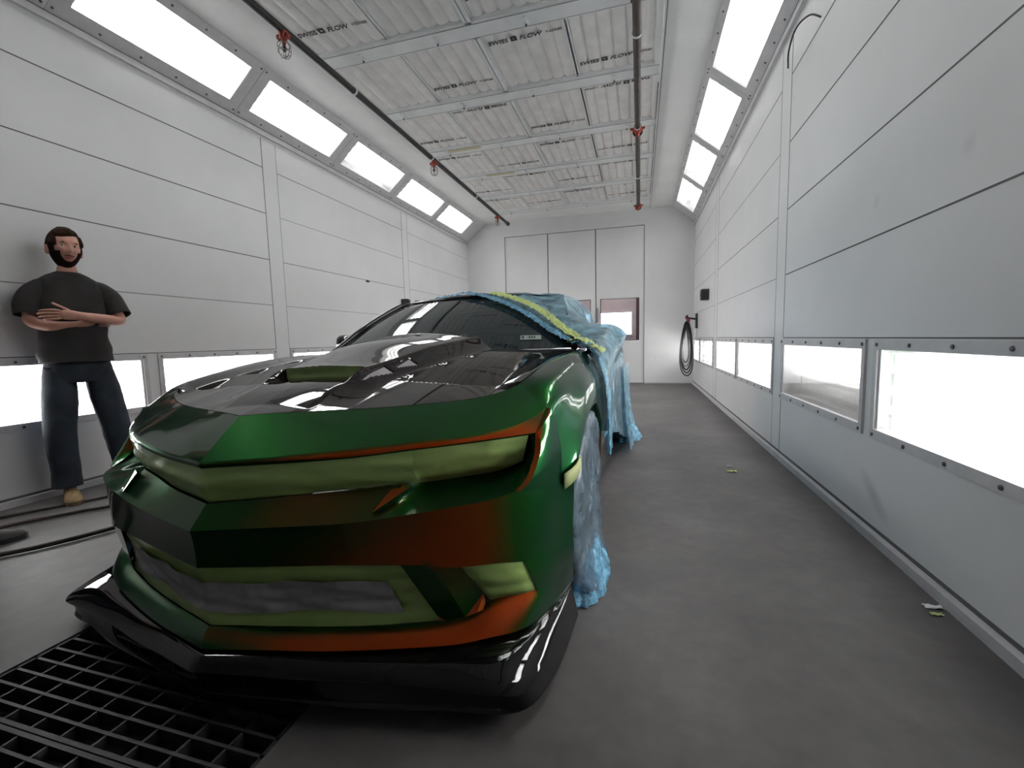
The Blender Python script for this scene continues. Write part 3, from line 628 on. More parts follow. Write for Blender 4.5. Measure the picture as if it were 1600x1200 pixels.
# rim of the headlight opening, from crease end up to the lip end
rimpts = smoothline([R3(.855), (.874, .352, .622), (.886, .385, .655), (.892, .42, .70), R1(.888)], 5)
maskedge = smoothline([R2(.855), (.862, .425, .668), (.868, .435, .69), (.870, .447, .715), (.868, .452, .738)], 5)
body.loft(rimpts, [Vector(p) for p in maskedge], 3, (-.004, .006, 0))
# shelf between masks and crease
LEDGE = Vector((-.026, .058, -.021))     # the ledge under each headlight runs back into the body
def back(p): return p+LEDGE*sm(.53, .60, p.x)*(1-sm(.80, .855, p.x)*.6)
A2 = [back(p) for p in zrow(R2, .855)]; A3 = zrow(R3, .855); rows = []
for j in range(9):
    t = j/8; rr = []
    for i, (a, b) in enumerate(zip(A2, A3)):
        x = a.x; dip = -0.006*4*t*(1-t)*min(1, max(0, (x-.52)/.08)); rr.append(a.lerp(b, t)+Vector((0, .0, dip)))
    rows.append(rr)
body.grid(rows)
# the small raised blade under the headlight's inner corner
# crease to the lower opening line
A4 = zrow(R4, .87)
def ext(c, t0): return [c(t0+(c.t[-1]-t0)*u) for u in [k/14 for k in range(15)]]
E3 = ext(R3x, .855); E4 = ext(R4, .87); E5 = ext(R5, .9); E6 = ext(R6, .88)
body.loft(A3+E3[1:], A4+E4[1:], 8, (0, .004, 0))
# corner of the bumper: from rim/crease end outwards to the fender line and arch
G = [Vector((.925, .505, .819)), Vector((.932, .56, .735)), Vector((.940, .575, .65)), Vector((.944, .562, .556))]
def spl(P, n): return smoothline(P, n)
gl_ = spl([G[0], G[1], G[2], G[3]], 6)                                   # 19 points, top to bottom
inner = [RB(.93)]+spl([R1(.888), rimpts[10], rimpts[0]], 9)[0:18]         # top to bottom, 19 points
inner = ([RB(.93)*1.0]+[Vector(p) for p in smoothline([R1(.888)]+[rimpts[k] for k in (15, 10, 5, 0)], 4)])
inner = [inner[0]]+inner[1:]
gl_ = [Vector(p) for p in spl(G, 6)][:len(inner)]
while len(gl_) < len(inner): gl_.append(G[3])
if len(gl_) > len(inner): gl_ = gl_[:len(inner)]
gl_[-1] = G[3]
rows = []
rows.append(list(inner)); inner2 = [p+Vector((.016, .003, .0))*min(1, i/3) for i, p in enumerate(inner)]
for j in range(9):
    t = j/8; w_ = 4*t*(1-t); rows.append([a.lerp(b, t)+Vector((.008, -.012, 0))*w_*(i/len(inner))**0.5 for i, (a, b) in enumerate(zip(inner2, gl_))])
body.grid(rows)
tt = [0, .12, .25, .4, .55, .7, .85, 1]
# lower field: pillar, fog pocket, outer corner between R4 and R5 lines
gT, gB = .565, .645; pA, pD = .652, .712; fB, fC = .868, .90
def rng(c, a, b, n): return c.span(a, b, n)
body.loft(rng(R4, gT, pA, 5), rng(R5, gB, pD, 5), 8)
body.loft(rng(R4, fB, .87, 1)+E4[1:], rng(R5, fC-.0, .9, 1)+E5[1:], 8, (.004, 0, 0))
# fog pocket: sloping inner facet, roof and floor of the recess
oT = rng(R4, pA, fB, 12); oB = rng(R5, pD, fC, 12)
mT = [p+Vector((.0, .024*(1-i/12)**.7+.004, -.004)) for i, p in enumerate(oT)]; mBm = [p+Vector((.0, .024*(1-i/12)**.7+.004, .010)) for i, p in enumerate(oB)]
kf = 3
mT0, mB0 = mT[kf], mBm[kf]+Vector((-.004, 0, .03))
body.grid([[oT[0].lerp(oB[0], j/8) for j in range(9)], [mT0.lerp(mB0, j/8) for j in range(9)]])
body.grid([oT, [mT0]*kf+mT[kf:]]); body.grid([oB, [mB0]*kf+mBm[kf:]])
# shelf below the openings down to the bumper edge
b5 = rng(R5, 0, gB, 30)+rng(R5, gB, pD, 4)[1:]+oB[1:]+E5[1:]
t6 = [k/(len(b5)-1) for k in range(len(b5))]
b6 = [R6(min(1.0, (p.x if p.x < .88 else .88+(i-len(b5)+15)/14*.12))) for i, p in enumerate(b5)]
b6[-1] = R6(1.0)
body.loft(b5, b6, 6, (0, -.004, .006))
body.grid([b6, [p+Vector((0, .02, -.012)) for p in b6]])
body.sh = SHARP+[tuple(p) for p in A3[:44]]
bumper = body.build('front_bumper', M['paint'], car, 24)
# small painted blades below the headlight masks' inner corners
for sg in (1, -1):
    bl2 = Body(); pts = [(.497, .142, .572), (.520, .206, .620), (.566, .230, .622), (.545, .180, .594)]
    bl2.v = [(p[0]*sg, p[1], p[2]) for p in pts]+[(p[0]*sg, p[1]+.03, p[2]-.02) for p in pts]
    bl2.f = [(0, 1, 2), (0, 2, 3), (0, 3, 7, 4), (3, 2, 6, 7), (0, 4, 5, 1), (1, 5, 6, 2)]; bl2.m = [0]*6
    bl2.build('headlight_blade', M['paint'], car, 20)

# ---- masks
mk = Body()
A = rng(R1, 0, .575, 36); B = rng(R2, 0, .575, 36)
rows = []
for j in range(11):
    t = j/10; rows.append([a.lerp(b, t)+Vector((0, .010-.020*sin(pi*t), -.003*(1-t)))+Vector((0, .003*mnoise.noise(Vector((a.x*14, t*5, 0))), 0)) for a, b in zip(A, B)])
mk.grid(rows); gm = mk.build('grille_mask', M['tape'], car, 60)
for sg, nm in ((1, 'headlight_mask'), (-1, 'headlight_mask')):
    mk = Body(); A = rng(R1, .555, .868, 24); B = [back(p)+Vector((0, -.006, 0)) for p in rng(R2, .555, .855, 24)]; rows = []
    for j in range(15):
        t = j/14; rr = []
        for i, (a, b) in enumerate(zip(A, B)):
            u = i/24; b_ = .030*(sin(pi*min(1, t*1.02))**.6)*min(1, (u+.02)*7)**.5*min(1, (1.02-u)*3.5)**.6
            p = a.lerp(b, t)+Vector((0, .010-b_, -.004*(1-t)+.0)); p += Vector((0, .004*mnoise.noise(Vector((a.x*16+9, t*4, sg))), 0))
            if t > .5: p.z += (t-.5)*.02*(u**3)
            rr.append(Vector((p.x*sg, p.y, p.z)))
        rows.append(rr)
    mk.grid(rows, both=False); mk.build(nm, M['tape'], car, 70)
# lower grille mask: tape frame with paper in the middle
mk = Body(); T = rng(R4, 0, gT, 36); Bt = rng(R5, 0, gB, 36); rows = []
for j in range(17):
    t = j/16; rows.append([a.lerp(b, t)+Vector((0, .005+.012*sin(pi*t)**.7+.005*mnoise.noise(Vector((a.x*9, t*5, 3))), 0)) for a, b in zip(T, Bt)])
mk.grid(rows); lg = mk.build('lower_grille_mask', M['tape'], car, 60)
mk = Body(); rows = []
for j in range(13):
    t = .27+.50*j/12; rr = []
    for i in range(37):
        u = .875*i/36; a = R4(gT*u); b = R5(gB*u); tt_ = t+(.03*sin(u*9)-.02*(1-u))*(1 if j else .4)
        rr.append(a.lerp(b, tt_)+Vector((0, .003+.012*sin(pi*tt_)**.7-.008+.008*mnoise.noise(Vector((u*6, tt_*9, 5))), 0)))
    rows.append(rr)
mk.grid(rows); o = mk.build('masking_paper', M['paper'], lg, 60)
for sg in (1, -1):
    mk = Body(); rows = []
    for j in range(11):
        t = j/10; rr = []
        for i in range(kf, 13):
            a, b = mT[i], mBm[i]
            if i == kf: b = mB0
            p = a.lerp(b, t); e = min(1, 5*t, 5*(1-t), 5*(i-kf)/9.0, 5*(12-i)/9.0); p = p+Vector((0, -.010*e+.005*mnoise.noise(Vector((i*.6, t*5, sg*3))), 0)); rr.append(Vector((p.x*sg, p.y, p.z)))
        rows.append(rr)
    mk.grid(rows, both=False); mk.build('fog_lamp_mask', M['tape'], car, 70)
# ---- splitter / chin
sp = Body()
S1 = Cv([(0, 0, .012, .166), (.2, .2, .052, .172), (.4, .4, .112, .167), (.6, .6, .177, .170), (.8, .80, .268, .178), (.88, .875, .345, .174), (.93, .925, .46, .176), (1, .955, .62, .176)])
S2 = Cv([(0, 0, -.030, .142), (.15, .15, .0, .142), (.3, .3, .028, .140), (.5, .5, .075, .137), (.7, .71, .118, .132), (.83, .86, .142, .126), (.88, .915, .172, .122), (.91, .94, .25, .128), (.95, .952, .38, .142), (1, .966, .60, .186)])
S3 = Cv([(0, 0, -.012, .052), (.3, .3, .036, .052), (.5, .5, .068, .052), (.7, .71, .122, .052), (.83, .872, .158, .050), (.88, .925, .205, .048), (.91, .950, .27, .048), (.95, .972, .40, .05), (1, .986, .62, .06)])
ks = [k/60 for k in range(61)]
s1 = [S1(k) for k in ks]; s2 = [S2(k) for k in ks]; s3 = [S3(k) for k in ks]
b6s = [p+Vector((0, .02, -.012)) for p in [R6(k) for k in ks]]
mid = []
for i, k in enumerate(ks):
    m_ = s1[i].lerp(s2[i], .25)+Vector((0, 0, .004)); mid.append(m_)
rows = [b6s, s1, mid]
for j in range(1, 6): t = j/5; rows.append([a.lerp(b, t)+Vector((0, 0, .010*sin(pi*t)*0.5)) for a, b in zip(mid, s2)])
e1 = [p+Vector((0, -.007, -.009)) for p in s2]; rows.append(e1)
e2 = [a.lerp(b, .25)+Vector((0, .008*min(1, (1.0-k)*6), 0)) for a, b, k in zip(s2, s3, ks)]; rows.append(e2)
e3 = [a.lerp(b, .85)+Vector((0, .008*min(1, (1.0-k)*6), 0)) for a, b, k in zip(s2, s3, ks)]; rows.append(e3)
rows.append(s3); rows.append([p+Vector((-.02*min(1, p.x), .03, -.006)) for p in s3]); rows.append([Vector((p.x*.9, p.y+.25, .05)) for p in s3])
sp.grid(rows); sp.build('front_splitter', M['gloss'], car, 35)

# ---- carbon hood as a height field with raised centre, air mouth and louvres
Ef = pchip([0, .1, .2, .3, .4, .5, .6, .7, .76, .79, .815, .828, .838, .845], [.190, .225, .263, .303, .343, .383, .435, .491, .533, .572, .66, .80, 1.05, 1.46])
Ez = pchip([0, .1, .2, .3, .4, .5, .6, .7, .76, .80, .845], [.822, .827, .829, .831, .833, .838, .843, .854, .869, .885, .915])
Tt = pchip([.30, .45, .52, .60, .75, 1.0, 1.2, 1.36, 1.5], [.872, .915, .943, .951, .975, 1.020, 1.043, 1.060, 1.064])
Wt = pchip([.25, .33, .55, .8, 1.05, 1.35, 1.5], [.185, .188, .192, .235, .285, .335, .35])
edge_z = pchip([.60, .66, .70, .86, 1.05, 1.25, 1.45], [.898, .914, .923, .943, .961, .971, .978])
def hbase(X, Y):
    X = abs(X); ye = min(Ef(min(X, .80)), 1.3); s = min(1, max(0, (Y-ye)/(1.46-ye)))
    z = Ez(X)+((.997-.024*(X/.8)**2)-Ez(X))*(1-(1-s)**1.75)
    if X > .70 and Y > .56:
        k = sm(.70, .84, X); z = z*(1-k)+edge_z(min(Y, 1.45))*k
    return z
def lin(a, b, x): return min(1, max(0, (x-a)/(b-a)))
def FW(Y): return .085+.035*(1-sm(.35, .75, Y))
def mouthY(X): return .560+.02*(abs(X)/.2)**2
def hood(X, Y):
    X = abs(X); z = hbase(X, Y)
    w_ = Wt(min(max(Y, .25), 1.5)); T_ = Tt(min(max(Y, .30), 1.5)); top = T_+.020*(1-(X/w_)**2)*sm(.55, 1.2, Y)+.008*(1-(X/w_)**2)
    ramp_ = z+(.913-z)*lin(.28, .56, Y)
    if X <= w_:
        if Y >= mouthY(X): z2 = top
        else:
            k = sm(w_-.014, w_-.002, X); side = z+(T_-z)*lin(.31, .56, Y); z2 = ramp_*(1-k)+side*k
    else:
        d = (X-w_)/FW(Y)
        full = T_ if Y > mouthY(w_) else z+(T_-z)*lin(.31, .56, Y)
        z2 = z+(full-z)*(1-d)**1.25 if d < 1 else z
    # rear end of the raised part drops to the cowl
    if Y > 1.37: z2 = z2+(z-z2)*sm(1.37, 1.43, Y)*(1 if X > .0 else 1)*sm(w_-.12, w_-.02, X) if X < w_+.09 else z2
    # louvre well on each side
    x0, x1 = w_+.10, .70-.06*sm(.7, 1.2, Y)
    if x0 < X < x1+.03 and .60 < Y < 1.26:
        ex = min(sm(x0, x0+.015, X), 1-sm(x1, x1+.03, X)); ey = min(sm(.60, .615, Y), 1-sm(1.24, 1.26, Y)); ph = ((Y-.60)/.215) % 1.0
        z2 += ex*ey*(-.030+.034*ph)
    # triangular side vents in the flank of the raised part
    if Y > .46 and w_+.006 < X < w_+.060:
        for (ya, yb) in ((.50, .66), (.70, .80)):
            if ya < Y < yb:
                u = (Y-ya)/(yb-ya); hw = .020*u+.003; c = w_+.036
                if abs(X-c) < hw: z2 -= .016
    return z2
hb = Body(); rows = []
NX, NY = 150, 190
for j in range(NY+1):
    v_ = j/NY; rr = []
    for i in range(NX+1):
        X = .845*i/NX; X = .845*sin(pi/2*i/NX)**1.0 if False else X
        ye = Ef(X); vv = v_
        # keep rows nearly parallel to X in the middle
        Y = ye+(1.46-ye)*vv
        if Y > 1.46: Y = 1.46
        rr.append(Vector((X, Y+.0, hood(X, Y))))
    rows.append(rr)
# underside fold at the front edge and sides
fr = [p+Vector((0, .004, -.018)) for p in rows[0]]
hb.grid([fr]+rows); 
rear = [p+Vector((0, .012, -.03)) for p in rows[-1]]; hb.grid([rows[-1], rear])
hb.build('hood', M['carbon'], car, 35)
# tape inside the hood air mouth
mk = Body(); rows = []
for j in range(5):
    t = j/4; rows.append([Vector((x, mouthY(x)-.007+.004*mnoise.noise(Vector((x*20, t*3, 1))), (.908)*(1-t)+(Tt(.58)+.004)*t)) for x in [.178*k/16 for k in range(17)]])
mk.grid(rows); mk.build('hood_scoop_mask', M['tape'], car, 70)
# pale paper triangles in the side vents
for sg in (1, -1):
    for (ya, yb) in ((.50, .66), (.70, .80)):
        rows = []
        for t in (0.02, .25, .5, .75, .97):
            Y = ya+(yb-ya)*t; w_ = Wt(Y); hw = (.020*t+.003)*.9; rr = []
            for q in (-1, -.33, .33, 1):
                X = w_+.036+hw*q; d = min(1, max(0, (X-w_)/FW(Y))); T_ = Tt(Y) if Y > mouthY(w_) else hbase(X, Y)+(Tt(max(.3, Y))-hbase(X, Y))*lin(.31, .56, Y)
                z = hbase(X, Y)+(T_-hbase(X, Y))*(1-d)**1.25; rr.append(Vector((X*sg, Y, z-.006)))
            rows.append(rr)
        vi = Body(); vi.grid(rows, both=False); vi.build('vent_insert', M['paper'], car, 60)
# ---- fenders
def fstations():
    S = []
    S.append((.58, [(.795, .575, .885), (.86, .536, .856), (.910, .5125, .8185), (.931, .562, .735), (.941, .577, .65), (.946, .566, .556), (.966, .60, .545), (.972, .652, .55)]))
    S.append((.70, [(.820, .66, .912), (.879, .635, .900), (.928, .635, .868), (.952, .68, .80), (.965, .69, .73), (.975, .69, .665), (.982, .69, .63), (.984, .695, .622)]))
    S.append((.86, [(.830, .84, .940), (.89, .845, .936), (.930, .85, .917), (.962, .86, .87), (.982, .865, .82), (.990, .865, .775), (.993, .865, .745), (.993, .865, .735)]))
    S.append((1.05, [(.838, 1.05, .960), (.89, 1.05, .962), (.928, 1.05, .944), (.965, 1.05, .90), (.990, 1.05, .84), (.998, 1.05, .79), (.999, 1.05, .765), (.999, 1.05, .757)]))
    S.append((1.20, [(.842, 1.22, .970), (.89, 1.22, .973), (.922, 1.22, .957), (.96, 1.22, .91), (.990, 1.20, .84), (.998, 1.20, .76), (.999, 1.20, .71), (.999, 1.20, .706)]))
    S.append((1.33, [(.844, 1.34, .975), (.885, 1.34, .977), (.915, 1.34, .962), (.952, 1.34, .91), (.982, 1.34, .83), (.993, 1.34, .72), (.995, 1.33, .62), (.995, 1.325, .593)]))
    S.append((1.46, [(.846, 1.46, .979), (.88, 1.46, .979), (.905, 1.46, .965), (.94, 1.47, .91), (.965, 1.48, .82), (.975, 1.48, .65), (.978, 1.46, .45), (.978, 1.40, .34)]))
    return S
st = fstations(); cur = []
for s_, P in st:
    L = smoothline(P, 6)
    if not cur:
        for q in range(13): L[q] = R0(.80).lerp(RB(.93), q/12)
    cur.append(L)
R_ = blend_rows(cur, None, 8)
for sg in (1, -1):
    fb = Body(); fb.grid([[Vector((p.x*sg, p.y, p.z)) for p in r] for r in R_], both=False)
    # arch flange
    lipc = [r[-1] for r in R_]; fb.grid([[Vector((p.x*sg, p.y, p.z)) for p in lipc], [Vector(((p.x-.012)*sg, p.y, p.z-.004)) for p in lipc], [Vector(((p.x-.06)*sg, p.y, p.z)) for p in lipc]], both=False)
    fb.build('front_fender', M['paint'], car, 40)
    # wheel well
    ww = Body(); ang = [radians(a) for a in range(-20, 205, 8)]
    ww.grid([[Vector((sg*x, 1.0+.415*cos(a), .36+.415*sin(a))) for a in ang] for x in (.955, .70)], both=False); ww.build('wheel_well', M['underhood'], car, 60)
    ww = Body(); ww.grid([[Vector((sg*x, 1.0+.400*cos(a), .36+.400*sin(a)+.004*mnoise.noise(Vector((a*4, x*30, 0))))) for a in [radians(b) for b in range(20, 150, 5)]] for x in (.95, .92, .88)], both=False); ww.build('arch_tape', M['tape'], car, 60)
    ww = Body()
    a0 = [(.945, .575, .600), (.955, .62, .597), (.967, .68, .602), (.977, .76, .62)]
    a0 = [(.952, .562, .590), (.967, .600, .596), (.979, .640, .604), (.988, .690, .618)]
    ww.grid([[Vector((sg*(p[0]+.004), p[1]-.008, p[2]-dz*(1.25 if q < 3 else 1))) for q, p in enumerate(a0)] for dz in (0, .02, .042)], both=False)
    ww.build('side_marker_tape', M['tape_marker'], car, 60, solid=0.002)
# ---- cabin and rear body under the film
cb = Body()
secs = [(1.46, [(.0, .99), (.5, .985), (.83, .975), (.905, .955), (.955, .88), (.972, .70), (.965, .45), (.93, .20)]),
        (2.0, [(.0, .97), (.5, .97), (.84, .965), (.90, .945), (.955, .86), (.975, .70), (.968, .45), (.93, .18)]),
        (2.7, [(.0, .97), (.5, .97), (.84, .965), (.90, .945), (.955, .86), (.975, .70), (.968, .45), (.93, .18)]),
        (3.35, [(.0, .98), (.5, .98), (.82, .97), (.885, .95), (.925, .88), (.945, .70), (.94, .45), (.90, .18)]),
        (3.85, [(.0, .98), (.5, .98), (.80, .97), (.87, .95), (.915, .88), (.94, .76), (.945, .74), (.94, .73)]),
        (4.35, [(.0, 1.0), (.5, 1.0), (.76, .98), (.84, .95), (.88, .88), (.90, .72), (.90, .45), (.86, .20)]),
        (4.72, [(.0, 1.0), (.5, 1.0), (.70, .98), (.80, .99), (.85, .90), (.86, .72), (.84, .45), (.80, .22)]),
        (4.76, [(.0, .7), (.1, .7), (.2, .7), (.3, .7), (.3, .6), (.3, .55), (.2, .5), (.0, .5)])]
rows = blend_rows([smoothline([(p[0], y, p[1]) for p in P], 4) for y, P in secs], None, 5)
cb.grid(rows); cb.build('rear_body', M['paint'], car, 40)
# windshield frame curves
def ws(u, v_):
    """u -1..1 across, v 0 base .. 1 top"""
    hw = .80+(.615-.80)*v_; x = hw*u; y0 = 1.42+.20*u*u+.03*abs(u)**3; y1 = 2.13+.09*u*u
    z0 = .985-.0*u*u; z1 = 1.345-.028*u*u
    return Vector((x, y0+(y1-y0)*v_, z0+(z1-z0)*v_+.022*sin(pi*v_)))
wb = Body(); wb.grid([[ws(-1+2*i/30, j/16) for i in range(31)] for j in range(17)], both=False); wsh = wb.build('windshield', M['winglass'], car, 60)
# roof
rf = Body(); rows = []
for j in range(13):
    v_ = j/12; rr = []
    for i in range(25):
        u = -1+2*i/24; p0 = ws(u, 1.0); y = p0.y+(3.55-p0.y)*v_; hw = .615+.02*sin(pi*v_)-.06*v_
        z = 1.345-.028*u*u+.036*sin(pi*min(1, v_*1.35+.0)*.75)-.11*max(0, v_-.45)**1.3
        rr.append(Vector((hw*u, y, z-.045*abs(u)**5*(0+1*(v_ > 0)))))
    rows.append(rr)
rf.grid(rows, both=False); rf.build('roof', M['carbon'], car, 50)
# pillars, side glass and rear glass
sgb = Body()
for sg in (1, -1):
    top = [Vector((sg*.615, 2.22, 1.317)), Vector((sg*.628, 2.6, 1.33)), Vector((sg*.61, 3.0, 1.31)), Vector((sg*.575, 3.5, 1.245))]
    bot = [Vector((sg*.80, 1.65, .985)), Vector((sg*.85, 2.4, .965)), Vector((sg*.85, 3.0, .97)), Vector((sg*.83, 3.7, .99))]
    T_ = smoothline(top, 6); B_ = smoothline(bot, 6); rows = []
    for j in range(7): t = j/6; rows.append([a.lerp(b, t)+Vector((sg*.018*sin(pi*t), 0, 0)) for a, b in zip(T_, B_)])
    sgb.grid(rows, both=False)
rg = [[Vector((.57*u, 3.55, 1.24-.02*u*u)), Vector((.70*u, 4.2, 1.07))] for u in [-1+2*i/16 for i in range(17)]]
sgb.grid([[p[0] for p in rg], [p[0].lerp(p[1], .5)+Vector((0, 0, .02)) for p in rg], [p[1] for p in rg]], both=False)
sgb.build('side_glass', M['winglass'], car, 40)
pl_ = MB()
for sg in (1, -1):
    pts = [Vector(shear(ws(sg*1.0, k/8)+Vector((sg*.012, .0, .004)))) for k in range(9)]; pl_.tube(pts, [.022]*9, 8)
pts = [Vector(shear(ws(-1+2*i/20, 1.0)+Vector((0, .012, .004)))) for i in range(21)]; pl_.tube(pts, .016, 8); pl_.build('windshield_frame', [M['carbon']], car, 60)
# cowl panel and wiper
cw = Body(); cw.grid([[Vector((.84*u, 1.445+.0*u*u, .955)) for u in [-1+2*i/20 for i in range(21)]], [ws(-1+2*i/20, 0)+Vector((0, 0, -.004)) for i in range(21)]], both=False)
cw.build('cowl', M['underhood'], car, 60)
mb = MB(); mb.tube([Vector(shear(p)) for p in ((.30, 1.50, 1.00), (.1, 1.50, 1.022), (-.30, 1.50, 1.022))], .008, 6); mb.tube([Vector(shear(p)) for p in ((.52, 1.54, .99), (.30, 1.50, 1.01))], .007, 6); mb.build('wiper', [M['blackplastic']], car, 50)
# inspection sticker on the glass
def wsq(u, v_, off=.004):
    p = ws(u, v_); n_ = Vector((0, -.45, .89)); return p+n_*off
stb = Body(); stb.grid([[wsq(u, v_) for u in (.655, .70, .75, .80)] for v_ in (.12, .18)], both=False); so = stb.build('inspection_sticker', M['sticker'], car, 60)
stb = Body(); stb.grid([[wsq(u, v_, .0055) for u in (.664, .682)] for v_ in (.132, .168)], both=False)
for (a, b_) in ((.700, .704), (.712, .724), (.730, .742), (.748, .760)): stb.grid([[wsq(u, v_, .0055) for u in (a, b_)] for v_ in (.135, .165)], both=False)
stb.build('sticker_print', M['ink'], so, 60)
# mirrors
def mirror(sg):
    c = Vector((sg*.965, 1.97, 1.045)); mb = MB(); V = []; F = []; nu, nv = 20, 10
    for j in range(nv+1):
        ph = -pi/2+pi*j/nv
        for i in range(nu):
            th = 2*pi*i/nu; x = cos(ph)*cos(th); y = cos(ph)*sin(th); z = sin(ph)
            X = .090*(abs(x)**.75*(1 if x > 0 else -1)); Y = .07*y if y < 0 else .035*y; Z = .062*(abs(z)**.7*(1 if z > 0 else -1))*(1+.15*x*sg)
            V.append(Vector(shear((c.x+X, c.y+Y+.03*x*sg, c.z+Z))))
    for j in range(nv):
        for i in range(nu): F.append((j*nu+i, j*nu+(i+1) % nu, (j+1)*nu+(i+1) % nu, (j+1)*nu+i))
    mb.add(V, F); mb.tube([Vector(shear((sg*.84, 1.93, .98))), Vector(shear((sg*.92, 1.95, 1.01)))], [.03, .02], 10)
    return mb.build('side_mirror', [M['carbon']], car, 50)
mirror(1); mirror(-1)
# ---- wheels
def wheel(sg, y, x=.972, R_w=.362, wd=.27):
    mb = MB(); xi = x-wd
    prof = [(0, .25), (0, .30), (.012, .335), (.03, .352), (.06, R_w), (wd-.06, R_w), (wd-.03, .352), (wd-.01, .335), (wd, .30), (wd, .25), (wd-.02, .24), (.02, .24), (0, .25)]
    mb.lathe(Vector((sg*xi*CS, y*CS, R_w*CS)), (sg, 0, 0), prof, 48); w_ = mb.build('tyre', [M['rubber']], car, 40)
    mb = MB(); mb.lathe(Vector((sg*(x-.06)*CS, y*CS, R_w*CS)), (sg, 0, 0), [(-.16, .24), (.0, .24), (.005, .235), (-.03, .22), (-.05, .10), (-.02, .06), (-.02, 0)], 40)
    for k in range(5):
        a = k*2*pi/5; mb.tube([Vector((sg*(x-.085)*CS, y*CS+.05*cos(a), R_w*CS+.05*sin(a))), Vector((sg*(x-.07)*CS, y*CS+.23*cos(a), R_w*CS+.23*sin(a)))], [.03, .022], 8)
    mb.build('rim', [M['gloss']], w_, 40)
for sg in (1, -1):
    for y in (1.0, 3.83): wheel(sg, y)
# ---- masking film: wheel bags
def bag(sg, y, seed, x=.990, spread=.07):
    V = []; F = []; nu, rad = 72, [(.0, .05), (.0, .14), (.002, .22), (.004, .30), (-.004, .350), (-.03, .372), (-.10, .378), (-.20, .378)]
    for j, (dx, rr) in enumerate(rad):
        for i in range(nu):
            a = 2*pi*i/nu; nz = mnoise.noise(Vector((cos(a)*3+seed, sin(a)*3, rr*9)))+.5*mnoise.noise(Vector((cos(a)*9, sin(a)*9, rr*30+seed)))
            rr2 = rr+.010*nz*(rr > .2)
            yy_, zz = y+rr2*cos(a), .365+rr2*sin(a)
            xx = x+dx+.012*nz
            if zz < .02: zz = .02+.012*random.random()
            low = max(0, (.20-zz)/.20) if rr > .16 else 0
            xx += spread*low**1.6*(1 if dx > -.05 else .3)
            V.append((sg*xx, yy_+.03*low*cos(a), max(zz-.012*low, .006)))
    for j in range(len(rad)-1):
        for i in range(nu): F.append((j*nu+i, j*nu+(i+1) % nu, (j+1)*nu+(i+1) % nu, (j+1)*nu+i))
    F.append(tuple(range(nu))); bb = Body(); bb.v = V; bb.f = F; bb.m = [0]*len(F); return bb
def pile(sg, y, x, seed, lx=.09, ly=.16, h_=.10):
    """gathered film lying on the floor below a wheel"""
    V = []; F = []; nu, nv = 44, 9
    for j in range(nv+1):
        t = j/nv
        for i in range(nu+1):
            a = -pi*.62+pi*1.24*i/nu; n_ = mnoise.noise(Vector((a*3.1+seed, t*3, 2)))+.6*mnoise.noise(Vector((a*9+seed, t*6, 7)))
            ex = (1-t)**.8; rx = lx*(.30+.70*ex*(1+.35*n_)); ry = ly*(.55+.45*ex*(1+.3*n_))
            z = .006+h_*(t**.8)*(1+.25*n_)+.012*abs(sin(a*11+seed))*(1-t)*(t > 0)
            V.append((sg*(x+rx*cos(a)), y+ry*sin(a), max(.005, z)))
    for j in range(nv):
        for i in range(nu): k = j*(nu+1)+i; F.append((k, k+1, k+nu+2, k+nu+1))
    bb = Body(); bb.v = V; bb.f = F; bb.m = [0]*len(F); return bb
for sg, y, sd in ((1, 1.0, 1), (1, 3.83, 5), (-1, 1.0, 9), (-1, 3.83, 13)):
    random.seed(sd); w_ = empty('masking_film'); w_.location = (CX, CY, 0); w_.rotation_euler = (0, 0, CTH)
    tag(w_, {1: 'clear blue film bagging the front wheel nearest the camera', 5: 'bunched blue film bagging the rear wheel on the open floor side', 9: 'blue film bagging the front wheel on the side of the standing man', 13: 'blue film bagging the rear wheel on the far left side'}[sd], 'masking film', 'plastic film bags over the wheels')
    bag(sg, y, sd).build('film_cover', M['film_clear'] if y < 2 else M['film'], w_, 80)
    pile(sg, y-.02, .965, sd, *((.095, .24, .15) if y < 2 else (.16, .24, .16))).build('gathered_film', M['film_thick'], w_, 80)
# ---- masking film over cabin and side
def foldy(p, seed, amp=.006, sc=9, axis=(1, 1, 1)):
    q = Vector((p.x*sc, p.y*sc, p.z*sc))+Vector((seed, seed*2, 0)); return amp*(mnoise.noise(q)+.5*mnoise.noise(q*2.3)+.35*abs(mnoise.noise(q*Vector((1, 1, 1))*1.3)))
# film over the windshield corner, roof and side of the car
film = empty('masking_film'); film.location = (CX, CY, 0); film.rotation_euler = (0, 0, CTH)
tag(film, 'blue masking film draped over the car roof, mirror and doors', 'masking film')
def vpath(): pass
# lower edge of the film across the glass, in windshield (u, v): from roof front left of centre to the right cowl corner
EDGE = pchip([0, .10, .25, .45, .65, .85, 1.0], [-.02, .14, .36, .58, .76, .90, 1.02])     # u as the edge descends
EDV = pchip([0, .10, .25, .45, .65, .85, 1.0], [1.02, .95, .80, .60, .38, .16, .02])
fb = Body(); rows = []
NE = 60
for j in range(NE+1):
    s = j/NE; u0, v0 = EDGE(s), EDV(s); rr = []
    for i in range(31):
        k = i/30; u = u0+(1.03-u0)*k; v_ = v0+(0)*k
        p = ws(min(u, 1.03), max(0, min(1.03, v_))); n_ = Vector((.15*u, -.42, .89)).normalized(); n0 = mnoise.noise(Vector((u*7, v_*5, 1)))+.6*mnoise.noise(Vector((u*17, v_*14, 4)))
        edge = max(0, 1-k*9); p = p+n_*(.012+.005*n0+edge*(.006+.012*abs(n0))+.016*sm(.90, 1.0, u))
        rr.append(p)
    rows.append(rr)
fb.grid(rows, both=False)
